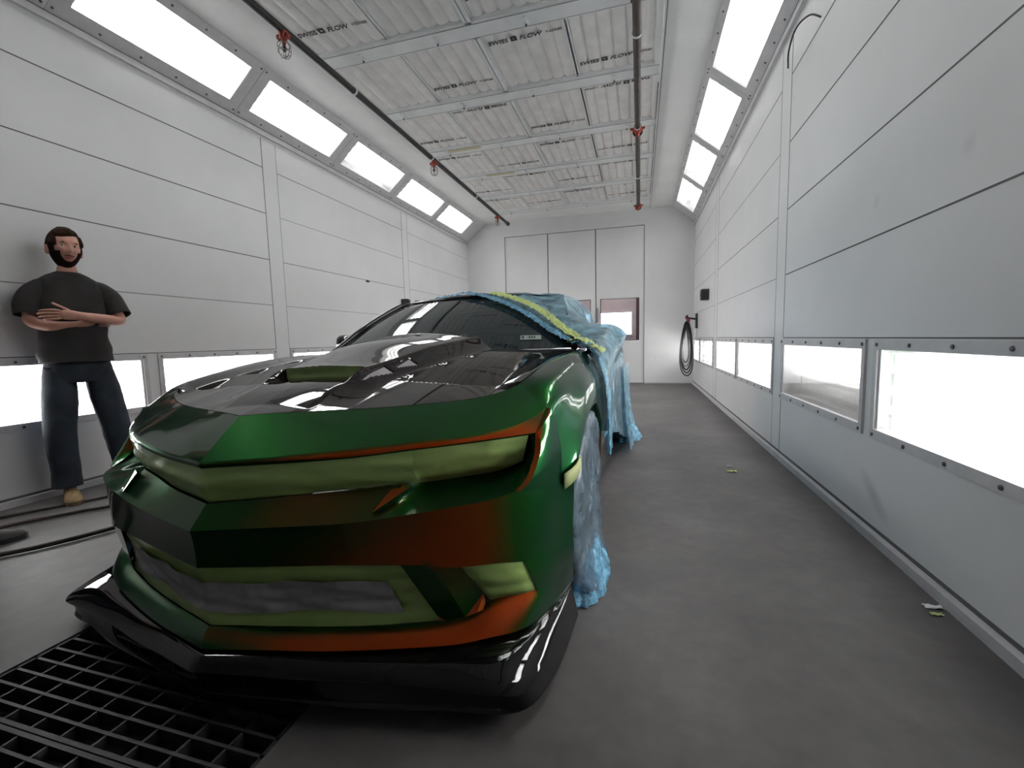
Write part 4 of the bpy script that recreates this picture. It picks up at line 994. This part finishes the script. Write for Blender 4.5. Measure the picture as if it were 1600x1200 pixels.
# over the roof
rows = []
for j in range(40):
    v_ = j/39; rr = []
    for i in range(40):
        u = -.98+2.01*i/39; p0 = ws(u, 1.0); y = p0.y-.012+(3.60-p0.y)*v_; hw = .632+.02*sin(pi*v_)-.06*v_
        z = 1.345-.028*u*u+.036*sin(pi*min(1, v_*1.35)*.75)-.11*max(0, v_-.45)**1.3-.045*abs(u)**5*(v_ > 0)
        n0 = mnoise.noise(Vector((u*6, v_*9, 3)))+.5*mnoise.noise(Vector((u*15, v_*20, 8)))
        z += .014*max(0, 1-v_*10)
        st_ = .0 if u > -.02 else (-.02-u)*.16
        rr.append(Vector((hw*u, y+st_*(1-v_), z+.012+.009*n0+(.014*abs(n0)*max(0, 1-v_*8) if u < .2 else 0))))
    rows.append(rr)
fb.grid(rows, both=False)
fb.build('film_roof', M['film'], film, 80)
# side curtain: stations front to back, each from roof line down to skirt
SIDE = [
    (0.00, [(.84, 1.60, 1.000), (.89, 1.48, 1.000), (.935, 1.34, .985), (.99, 1.26, .93), (1.018, 1.24, .85), (1.025, 1.28, .74), (1.025, 1.34, .60), (1.02, 1.42, .44)]),
    (0.10, [(.80, 1.70, 1.03), (.87, 1.62, 1.025), (.95, 1.56, 1.02), (1.01, 1.46, .95), (1.03, 1.42, .86), (1.03, 1.44, .74), (1.03, 1.48, .60), (1.025, 1.54, .46)]),
    (0.22, [(.78, 1.79, 1.105), (.87, 1.78, 1.10), (.95, 1.80, 1.085), (1.02, 1.82, 1.05), (1.03, 1.80, .97), (1.01, 1.76, .86), (1.005, 1.70, .62), (1.005, 1.70, .48)]),
    (0.32, [(.745, 1.89, 1.165), (.86, 1.90, 1.125), (.98, 1.95, 1.12), (1.072, 1.96, 1.078), (1.068, 1.96, 1.01), (1.01, 1.94, .86), (1.0, 1.90, .60), (1.0, 1.90, .46)]),
    (0.42, [(.69, 2.02, 1.22), (.80, 2.06, 1.15), (.92, 2.08, 1.10), (1.03, 2.10, 1.05), (1.02, 2.10, .95), (1.0, 2.06, .78), (1.0, 2.08, .60), (1.0, 2.08, .42)]),
    (0.55, [(.645, 2.20, 1.328), (.72, 2.3, 1.25), (.78, 2.32, 1.13), (.86, 2.34, 1.02), (.95, 2.36, .92), (.985, 2.4, .76), (.99, 2.4, .55), (1.0, 2.4, .35)]),
    (0.72, [(.66, 2.75, 1.345), (.73, 2.8, 1.27), (.79, 2.8, 1.14), (.86, 2.85, 1.02), (.935, 2.9, .92), (.975, 2.9, .76), (.985, 2.95, .50), (1.0, 3.0, .20)]),
    (0.86, [(.61, 3.30, 1.29), (.70, 3.3, 1.22), (.77, 3.3, 1.12), (.84, 3.35, 1.02), (.92, 3.4, .92), (.965, 3.4, .76), (.985, 3.45, .45), (1.01, 3.5, .08)]),
    (1.00, [(.59, 3.60, 1.24), (.70, 3.75, 1.12), (.80, 3.8, 1.02), (.86, 3.85, .98), (.915, 3.9, .92), (.96, 3.9, .76), (.985, 3.9, .45), (1.02, 3.9, .06)])]
cur = [smoothline(P, 7) for s_, P in SIDE]; rows = blend_rows(cur, None, 10)
fb = Body(); rr2 = []
for j, r in enumerate(rows):
    q = []
    for i, p in enumerate(r):
        lo = i/len(r); d = j/len(rows)
        fold = mnoise.noise(Vector((d*26, lo*3, 5)))*.020*sm(.45, 1, lo)+mnoise.noise(Vector((d*9, lo*11, 2)))*.009+mnoise.noise(Vector((d*50, lo*9, 7)))*.006*sm(.3, .8, d+lo*.3)
        q.append(p+Vector((fold, 0, fold*.3)))
    rr2.append(q)
fb.grid(rr2, both=False)
fb.build('film_side', M['film'], film, 80)
# bunched hem of the film down the windshield and along the front edge of the side curtain
def ribbon(pts, wid, mat, name, parent, seed, amp=.012, nrm=(0, -.45, .89), nw=6):
    P = smoothline(pts, 10); V = []; F = []
    for k, p in enumerate(P):
        d = (P[min(k+1, len(P)-1)]-P[max(k-1, 0)]).normalized(); n_ = Vector(nrm).normalized(); w_ = d.cross(n_).normalized(); n_ = w_.cross(d)
        ww_ = wid*(1+.35*mnoise.noise(Vector((k*.35, seed, 0))))
        for j in range(nw+1):
            t = j/nw-.5; z = amp*(mnoise.noise(Vector((k*.55, t*4, seed)))+.7*mnoise.noise(Vector((k*1.6, t*6, seed+5)))+.3)*(1-abs(t)*.6)
            V.append(p+w_*ww_*t+n_*(z+.004))
    for k in range(len(P)-1):
        for j in range(nw): a = k*(nw+1)+j; F.append((a, a+1, a+nw+2, a+nw+1))
    bb = Body(); bb.v = [tuple(v) for v in V]; bb.f = F; bb.m = [0]*len(F); return bb.build(name, mat, parent, 80)
epts = [ws(EDGE(s), min(1.02, EDV(s)))+Vector((0, -.012, .022)) for s in [k/10 for k in range(11)]]
hem = [ws(-.55, 1.03)+Vector((0, .06, .018)), ws(-.3, 1.03)+Vector((0, .045, .022)), ws(-.12, 1.03)+Vector((0, .03, .03))]+epts+[Vector((.885, 1.50, 1.012)), Vector((.94, 1.36, 1.0))]
ribbon(hem, .040, M['film_thick'], 'film_hem', film, 2, .016)
tp = [ws(EDGE(s)+.05+.03*sin(pi*s), min(1.03, EDV(s)+.075*sin(pi*min(1, s*1.1))+.02))+Vector((0, -.016, .032)) for s in [.14+.86*k/10 for k in range(11)]]
tape = ribbon(tp, .050, M['tape_light'], 'film_tape', film, 11, .018)
ribbon([Vector((.80, 1.62, 1.015)), Vector((.85, 1.55, 1.03)), Vector((.905, 1.47, 1.02)), Vector((.935, 1.40, 1.0)), Vector((.965, 1.42, .985)), Vector((1.0, 1.42, .965))], .055, M['tape_light'], 'film_tape', film, 21, .016, (.2, -.3, .9))
ribbon([Vector((.935, 1.34, .985)), Vector((.995, 1.26, .93)), Vector((1.022, 1.24, .85)), Vector((1.03, 1.28, .74)), Vector((1.03, 1.34, .60)), Vector((1.025, 1.42, .44))], .03, M['film_thick'], 'film_hem', film, 31, .008, (1, -.2, .1))
# hanging gathered curtain beside the rear wheel
V = []; F = []; nu, nv = 70, 26
for j in range(nv+1):
    t = j/nv; z = .74*(1-t)+.03
    for i in range(nu+1):
        u = i/nu; y = 3.15+1.0*u; f = sin(u*42+2*sin(t*3+u*5))*.5+mnoise.noise(Vector((u*14, t*3, 2)))+.5*mnoise.noise(Vector((u*40, t*9, 6)))
        V.append((.992+.02*t+.020*f*(.3+.7*t)+.05*t**4, y, z))
for j in range(nv):
    for i in range(nu): k = j*(nu+1)+i; F.append((k, k+1, k+nu+2, k+nu+1))
bb = Body(); bb.v = V; bb.f = F; bb.m = [0]*len(F); bb.build('film_curtain', M['film'], film, 80)

# ================================================================== PEOPLE
def skinned(name, chains, mat, parent=None, sub=2, join=None):
    """chains: list of [(co, radius), ...]; a chain may start with an int that indexes an earlier vertex"""
    V = []; E = []; Rr = []
    for ch in chains:
        prev = None
        for it in ch:
            if isinstance(it, int): prev = it; continue
            V.append(it[0]); Rr.append(it[1]); k = len(V)-1
            if prev is not None: E.append((prev, k))
            prev = k
    me = bpy.data.meshes.new(name); me.from_pydata([tuple(v) for v in V], E, []); o = bpy.data.objects.new(name, me); COL.objects.link(o)
    sk = o.modifiers.new('skin', 'SKIN'); sk.use_smooth_shade = True
    for k, d in enumerate(me.skin_vertices[0].data):
        r = Rr[k]; d.radius = r if isinstance(r, tuple) else (r, r); d.use_root = (k == 0)
    ss = o.modifiers.new('sub', 'SUBSURF'); ss.levels = ss.render_levels = sub
    bpy.context.view_layer.update(); dg = bpy.context.evaluated_depsgraph_get(); me2 = bpy.data.meshes.new_from_object(o.evaluated_get(dg)); bpy.data.objects.remove(o)
    V2 = [v.co.copy() for v in me2.vertices]; F2 = [tuple(p.vertices) for p in me2.polygons]; bpy.data.meshes.remove(me2)
    return V2, F2
def ellip(c, r, fn=None, nu=28, nv=20):
    V = []; F = []
    for j in range(nv+1):
        ph = -pi/2+pi*j/nv
        for i in range(nu):
            th = 2*pi*i/nu; p = Vector((cos(ph)*cos(th), cos(ph)*sin(th), sin(ph)))
            q = fn(p) if fn else Vector((p.x*r[0], p.y*r[1], p.z*r[2])); V.append(Vector(c)+q)
    for j in range(nv):
        for i in range(nu): F.append((j*nu+i, j*nu+(i+1) % nu, (j+1)*nu+(i+1) % nu, (j+1)*nu+i))
    return V, F
def gauss(d, s): return math.exp(-(d/s)**2)
def headshape(p):
    """unit sphere -> head, face toward +x, up z; ~0.24 tall"""
    x, y, z = p; X = .098*x; Y = .076*y; Z = .128*z
    if z < 0: Y *= 1-.26*(-z)**1.5; X *= (1-.12*(-z)) if x > 0 else (1-.38*(-z))
    if x > 0:
        X += .010*gauss(z-.28, .14)*gauss(abs(y)-.30, .22)                      # brow
        X -= .014*gauss(z-.08, .11)*gauss(abs(y)-.36, .17)                      # eye sockets
        X += .026*gauss(y, .13)*(gauss(z+.22, .13))+.014*gauss(y, .10)*gauss(z+.02, .16)   # nose
        X += .008*gauss(abs(y)-.42, .2)*gauss(z+.12, .18)                       # cheeks
        X += .009*gauss(z+.52, .06)*gauss(y, .26)+.006*gauss(z+.44, .05)*gauss(y, .24)-.006*gauss(z+.62, .06)*gauss(y, .3)
        X += .014*gauss(z+.80, .14)*gauss(y, .34)                               # chin
    return Vector((X, Y, Z))
def person(name, label, loc, rz, pose, shoe='tanboot', look=0.0):
    root = empty(name, loc, rz); tag(root, label, 'person')
    J = pose; body = MB()
    # ---- body surface: torso, neck, legs, arms as one skin graph
    chains = [[(J['pelvis'], (.15, .105)), (J['waist'], (.135, .10)), (J['chest'], (.165, .115)), (J['upper'], (.115, .09)), (J['neck0'], (.062, .062)), (J['neck1'], (.055, .058)), (J['head0'], (.05, .05))]]
    nchest = 3
    for s in ('L', 'R'):
        chains.append([nchest, (J['sh'+s], .050), (J['el'+s], .043), (J['fo'+s], .041), (J['wr'+s], (.030, .022)), (J['pa'+s], (.038, .018)), (J['kn'+s], (.036, .015))])
    for s in ('L', 'R'): chains.append([0, (J['hip'+s], .088), (J['knee'+s], .060), (J['calf'+s], .058), (J['ank'+s], .040)])
    V, F = skinned('b', chains, None, sub=2); body.add(V, F)
    for s in ('L', 'R'):
        for f in J['fingers'+s]:
            V, F = skinned('f', [[(p, r) for p, r in f]], None, sub=1); body.add(V, F)
    # head
    hm = Matrix.Translation(Vector(J['head'])) @ Matrix.Scale(1.06, 4) @ Matrix.Rotation(look, 4, 'Z') @ Matrix.Rotation(J.get('tilt', 0), 4, 'X') @ Matrix.Rotation(J.get('nod', 0), 4, 'Y')
    V, F = ellip((0, 0, 0), None, headshape, 56, 48); body.add([hm @ v for v in V], F)
    for s in (1, -1):
        V, F = ellip((-.008, s*.079, -.012), (.020, .009, .034), None, 14, 12); body.add([hm @ Vector((v.x-.006*(v.z > 0), v.y+s*.006*(v.x < -.01), v.z)) for v in V], F)
    bo = body.build('body', [M['skin']], root, 80)
    # face details
    for s in (1, -1):
        V, F = ellip((.074, s*.030, .012), (.012, .014, .0095)); mb = MB(); mb.add([hm @ v for v in V], F); eo = mb.build('eye', [M['eyewhite']], root, 80)
        V, F = ellip((.0845, s*.030-.004, .012), (.003, .006, .006), None, 14, 10); mb = MB(); mb.add([hm @ v for v in V], F); mb.build('iris', [M['iris']], eo, 80)
        pts = [hm @ Vector((x, s*y, z)) for x, y, z in ((.094, .014, .030), (.093, .028, .034), (.084, .042, .031))]; mb = MB(); mb.tube(pts, [.003, .0038, .002], 8); mb.build('eyebrow', [M['beard']], root, 80)
    pts = [hm @ Vector((x, y, -.062)) for x, y in ((.083, -.024), (.094, -.010), (.096, 0), (.094, .010), (.083, .024))]; mb = MB(); mb.tube(pts, [.002, .0055, .0055, .0055, .002], 8); mb.build('lips', [M['lips']], root, 80)
    # beard and hair as shells over the head shape
    def shell(test, off, name_, mat, nu=132, nv=110):
        V = []; keep = {}; F = []
        for j in range(nv+1):
            ph = -pi/2+pi*j/nv
            for i in range(nu):
                th = 2*pi*i/nu; p = Vector((cos(ph)*cos(th), cos(ph)*sin(th), sin(ph))); w_ = test(p); q = headshape(p); n_ = Vector((q.x/.0096, q.y/.0058, q.z/.0164)).normalized()
                nn = .5+.5*mnoise.noise(Vector((q.x*60, q.y*60, q.z*25)))
                keep[len(V)] = w_; V.append(hm @ (q+n_*(-.004+(off+.004)*min(1, w_*3)*(.75+.5*nn) if w_ > 0 else -.006)))
        for j in range(nv):
            for i in range(nu):
                q = (j*nu+i, j*nu+(i+1) % nu, (j+1)*nu+(i+1) % nu, (j+1)*nu+i)
                if any(keep[k] > 0 for k in q): F.append(q)
        mb = MB(); mb.add(V, F); return mb.build(name_, [M[mat]], root, 80)
    def hair(p):
        front = .56+.06*sin(p.y*3) if p.x > .25 else (.56-(.25-p.x)*1.5 if p.x > -.25 else -.30-(.0))
        if abs(p.y) > .72 and p.x > .0: front = min(front, .05)
        return (p.z-front)*2.2+.05
    def beard(p):
        if p.x < -.12 or p.z > .16: return 0
        e = ((abs(p.y))/.56)**2.4+((p.z+.18)/.46)**2 if p.z < -.18 else abs(p.y)/.62
        side = min((abs(p.y)-.70)*5, (p.x+.12)*4, (.60-p.x)*3, .5)
        w_ = max(max(0, e-1)*1.5, 0 if p.x > .6 else side*(p.z > -.5)) if p.z < -.18 else max(0, side)
        if abs(p.z+.40) < .035 and abs(p.y) < .34 and p.x > .5: w_ = .2
        return min(.8, w_)
    shell(hair, .014, 'hair', 'hair'); shell(beard, .006, 'beard', 'beard')
    # ---- shirt
    def cloth(sections, name_, mat, amp, seed, nseg=36, sub=4):
        """sections: list of (centre, half width vector u, half depth vector v)"""
        rows = []
        n = len(sections)
        C_ = smoothline([s_[0] for s_ in sections], sub); U = smoothline([s_[1] for s_ in sections], sub); Vv = smoothline([s_[2] for s_ in sections], sub); V = []; F = []
        for k, (c, u, v_) in enumerate(zip(C_, U, Vv)):
            for i in range(nseg):
                a = 2*pi*i/nseg; ca = cos(a); sa = sin(a); e = 1.0 if hasattr(u, 'z') and sections[0][1].length < .12 and name_ == 'r' else .9
                ca = abs(ca)**e*(1 if ca >= 0 else -1); sa = abs(sa)**e*(1 if sa >= 0 else -1)
                nz = mnoise.noise(Vector((cos(a)*1.6+seed, sin(a)*1.6, k*.28)))+.6*mnoise.noise(Vector((cos(a)*5+k*.2, sin(a)*5+seed, k*.35)))
                V.append(c+u*ca*(1+amp*nz)+v_*sa*(1+amp*nz))
        for k in range(len(C_)-1):
            for i in range(nseg): F.append((k*nseg+i, k*nseg+(i+1) % nseg, (k+1)*nseg+(i+1) % nseg, (k+1)*nseg+i))
        return V, F
    sh = MB(); Vc = Vector
    V, F = cloth(J['shirt'], '', '', .055, 3); sh.add(V, F)
    for s in ('L', 'R'):
        V, F = cloth(J['sleeve'+s], '', '', .05, 5 if s == 'L' else 8, 24); sh.add(V, F)
    so_ = sh.build('t_shirt', [M['shirt']], root, 80); md = so_.modifiers.new('s', 'SOLIDIFY'); md.thickness = .004; md.offset = 1
    jn = MB()
    V, F = cloth(J['seat'], '', '', .02, 2); jn.add(V, F)
    for s in ('L', 'R'): V, F = cloth(J['leg'+s], '', '', .055, 6 if s == 'L' else 14, 28, 6); jn.add(V, F)
    jo = jn.build('jeans', [M['jeans']], root, 80); md = jo.modifiers.new('s', 'SOLIDIFY'); md.thickness = .004; md.offset = 1
    for s in ('L', 'R'):
        f0, dr = Vector(J['foot'+s]), Vector(J['fdir'+s]).normalized(); sd_ = Vector((-dr.y, dr.x, 0))
        def fm(a, b_, c): return f0+dr*a+sd_*b_+Vector((0, 0, c))
        V = []; F = []; st_ = [(-.085, .032, .10), (-.06, .038, .105), (-.01, .040, .10), (.05, .045, .075), (.11, .050, .058), (.16, .046, .048), (.19, .030, .036), (.20, .010, .028)]
        n = 16
        for (a, w_, h_) in st_:
            for i in range(n): t = 2*pi*i/n; V.append(fm(a, w_*cos(t), .022+max(0, sin(t))*(h_*1.22-.022)+min(0, sin(t))*.004))
        for k in range(len(st_)-1):
            for i in range(n): F.append((k*n+i, k*n+(i+1) % n, (k+1)*n+(i+1) % n, (k+1)*n+i))
        F.append(tuple(range(n))); F.append(tuple((len(st_)-1)*n+i for i in range(n)))
        mb = MB(); mb.add(V, F); bo2 = mb.build('shoe', [M[shoe]], root, 50)
        V = []; st2 = [(-.09, .034), (-.05, .043), (0, .043), (.06, .048), (.12, .053), (.17, .048), (.20, .030), (.208, .010)]; F = []
        for (a, w_) in st2: V += [fm(a, w_, 0), fm(a, w_, .028), fm(a, -w_, .028), fm(a, -w_, 0)]
        for k in range(len(st2)-1):
            for i in range(4): F.append((k*4+i, k*4+(i+1) % 4, (k+1)*4+(i+1) % 4, (k+1)*4+i))
        F.append((0, 1, 2, 3)); F.append(tuple(len(V)-4+i for i in range(4)))
        mb = MB(); mb.add(V, F); mb.build('sole', [M['sole'] if shoe == 'tanboot' else M['rubber']], bo2, 30)
        mb = MB()
        for k in range(4): a = .02+.025*k; hz = .122-.016*k; mb.tube([fm(a, -.026, hz-.014), fm(a, 0, hz+.002), fm(a, .026, hz-.014)], .0035, 6)
        mb.build('laces', [M['sole']], bo2, 50)
    return root
def V3(*a): return Vector(a)
# man in the local frame: faces +x, his left is +y; z up, feet at 0
def standing(arms='crossed', legdx=0.0):
    J = {}
    J['pelvis'] = V3(-.02, 0, .94); J['waist'] = V3(-.03, 0, 1.12); J['chest'] = V3(-.03, 0, 1.34); J['upper'] = V3(-.035, 0, 1.49)
    J['neck0'] = V3(-.025, 0, 1.565); J['neck1'] = V3(-.01, 0, 1.62); J['head0'] = V3(.0, 0, 1.68); J['head'] = V3(.005, 0, 1.765)
    for s, k in (('L', 1), ('R', -1)):
        J['sh'+s] = V3(-.03, .170*k, 1.475)
        J['hip'+s] = V3(-.01, .095*k, .90)
    return J
J = standing()
J.update(elL=V3(.03, .262, 1.262), foL=V3(.11, .15, 1.272), wrL=V3(.160, .02, 1.292), paL=V3(.172, -.035, 1.298), knL=V3(.172, -.085, 1.300),
         elR=V3(.01, -.218, 1.255), foR=V3(.085, -.12, 1.222), wrR=V3(.110, .0, 1.232), paR=V3(.108, .06, 1.242), knR=V3(.095, .11, 1.25))
J['fingersL'] = []
for k, (z, ln) in enumerate(((1.328, .085), (1.309, .095), (1.289, .09), (1.270, .07))):
    J['fingersL'].append([((.166, -.060, z*.6+1.300*.4), .010), ((.172, -.095, z), .0098), ((.166, -.095-ln*.45, z-.001), .009), ((.146, -.095-ln*.80, z-.003), .0082), ((.122, -.095-ln*.92, z-.006), .0072)])
J['fingersL'].append([((.165, -.010, 1.305), .013), ((.172, -.045, 1.335), .0115), ((.170, -.080, 1.356), .0098), ((.160, -.112, 1.378), .008)])
J['fingersR'] = []
for k, (z, ln) in enumerate(((1.275, .07), (1.260, .08), (1.245, .075), (1.230, .06))):
    J['fingersR'].append([((.095, .085, z*.7+1.25*.3), .010), ((.090, .125, z), .0098), ((.075, .125+ln*.5, z), .009), ((.055, .125+ln, z-.004), .0075)])
J['fingersR'].append([((.110, .03, 1.25), .013), ((.118, .06, 1.275), .011), ((.112, .09, 1.29), .009)])
J.update(hipR=V3(0, -.10, .92), kneeR=V3(.05, -.135, .50), calfR=V3(.04, -.135, .36), ankR=V3(.03, -.13, .10),
         hipL=V3(0, .10, .92), kneeL=V3(.06, .155, .50), calfL=V3(.06, .175, .36), ankL=V3(.07, .20, .10))
J['footR'] = V3(.06, -.12, 0); J['fdirR'] = V3(1, -.02, 0); J['footL'] = V3(.08, .20, 0); J['fdirL'] = V3(.8, .5, 0)
J['tilt'] = -.04; J['nod'] = .03
def sec(x, y, z, hu, hv, tw=0.0): return (V3(x, y, z), V3(0, hu, tw), V3(hv, 0, 0))
J['shirt'] = [sec(-.008, 0, 1.600, .066, .064), sec(-.012, 0, 1.590, .084, .074), sec(-.024, 0, 1.568, .122, .088), sec(-.03, .004, 1.53, .160, .104), sec(-.03, .006, 1.45, .178, .122), sec(-.02, .008, 1.33, .178, .130),
              sec(-.012, 0, 1.22, .178, .130), sec(-.01, 0, 1.12, .180, .132), sec(-.008, 0, 1.03, .190, .140), sec(-.005, 0, .975, .194, .144)]
def limb(a, b, c, ra, rb, rc, n=(0, 0, 1)):
    """sections along a-b-c with round radii"""
    out = []
    P = [Vector(a), Vector(a).lerp(Vector(b), .5), Vector(b)]+([Vector(b).lerp(Vector(c), .5), Vector(c)] if c is not None else [])
    R_2 = [ra, (ra+rb)/2, rb]+([(rb+rc)/2, rc] if c is not None else [])
    for k, p in enumerate(P):
        d = (P[min(k+1, len(P)-1)]-P[max(k-1, 0)]).normalized(); u = d.cross(Vector(n)); u = u.normalized() if u.length > .1 else d.orthogonal().normalized(); v_ = d.cross(u)
        out.append((p, u*R_2[k], v_*R_2[k]))
    return out
J['sleeveL'] = limb((-.03, .128, 1.492), (-.012, .200, 1.415), (.018, .250, 1.315), .070, .070, .066, (1, 0, 0))
J['sleeveR'] = limb((-.03, -.128, 1.492), (-.015, -.198, 1.415), (-.002, -.246, 1.305), .070, .070, .066, (1, 0, 0))
def sleeve(k, hem):
    P = [Vector((-.03, .075*k, 1.500)), Vector((-.028, .140*k, 1.490)), Vector((-.022, .195*k, 1.445)), Vector((-.010, .232*k, 1.38)), Vector(hem)]; rr = (.046, .064, .070, .069, .067); out = []
    for i, p in enumerate(P):
        d = (P[min(i+1, 4)]-P[max(i-1, 0)]).normalized(); u = d.cross(Vector((1, 0, 0))).normalized(); v_ = d.cross(u); out.append((p, u*rr[i], v_*rr[i]))
    return out
J['sleeveL'] = sleeve(1, (.018, .254, 1.308)); J['sleeveR'] = sleeve(-.90, (.006, -.216, 1.300))
J['seat'] = [sec(-.01, 0, 1.01, .165, .112), sec(-.01, 0, .95, .175, .118), sec(-.008, 0, .88, .182, .115), sec(0, 0, .83, .165, .10)]
def leg(hip, knee, calf, ank, r=(.098, .082, .078, .076)):
    P = [Vector(hip)+Vector((0, 0, .02)), Vector(hip).lerp(Vector(knee), .5), Vector(knee), Vector(calf), Vector(ank)+Vector((0, 0, .085)), Vector(ank)+Vector((.01, 0, .0))]
    rr = (r[0]*.80, (r[0]+r[1])/2, r[1], r[2], r[3], r[3]*1.02)
    return [(p, Vector((0, q, 0)), Vector((q*1.0, 0, 0))) for p, q in zip(P, rr)]
J['legR'] = leg(J['hipR'], J['kneeR'], J['calfR'], J['ankR']); J['legL'] = leg(J['hipL'], J['kneeL'], J['calfL'], J['ankL'])
man = person('person', 'bearded man in charcoal t-shirt and dark jeans with crossed arms leaning on the left wall', (-3.882, 2.222, 0), radians(-24), J, 'tanboot', .16)
# second man, only a boot and trouser hem reach into the frame
K = dict(J)
K.update(elL=V3(.02, .25, 1.22), foL=V3(.05, .255, 1.10), wrL=V3(.09, .25, .98), paL=V3(.10, .25, .93), knL=V3(.105, .25, .89), elR=V3(.02, -.25, 1.22), foR=V3(.05, -.255, 1.10), wrR=V3(.09, -.25, .98), paR=V3(.10, -.25, .93), knR=V3(.105, -.25, .89))
for s, k in (('L', 1), ('R', -1)):
    K['fingers'+s] = [[((.10+dx*.6, .25*k, .91), .010), ((.105+dx, .25*k, .885), .0095), ((.11+dx*1.1, .245*k, .85), .0085), ((.10+dx*1.1, .235*k, .815+abs(dx)*.3), .0075)] for dx in (-.03, -.01, .01, .03)]+[[((.12, .24*k, .94), .012), ((.14, .225*k, .905), .010), ((.14, .215*k, .87), .008)]]
K['sleeveL'] = sleeve(1, (.01, .248, 1.28)); K['sleeveR'] = sleeve(-1, (.01, -.248, 1.28))
K['legR'] = leg(J['hipR'], J['kneeR'], J['calfR'], J['ankR']); K['legL'] = leg(J['hipL'], J['kneeL'], J['calfL'], J['ankL'])
person('person', 'man at the left frame edge, only his dark leather shoe and trouser hem showing', (-3.44, 1.20, 0), radians(30), K, 'darkboot', 0)
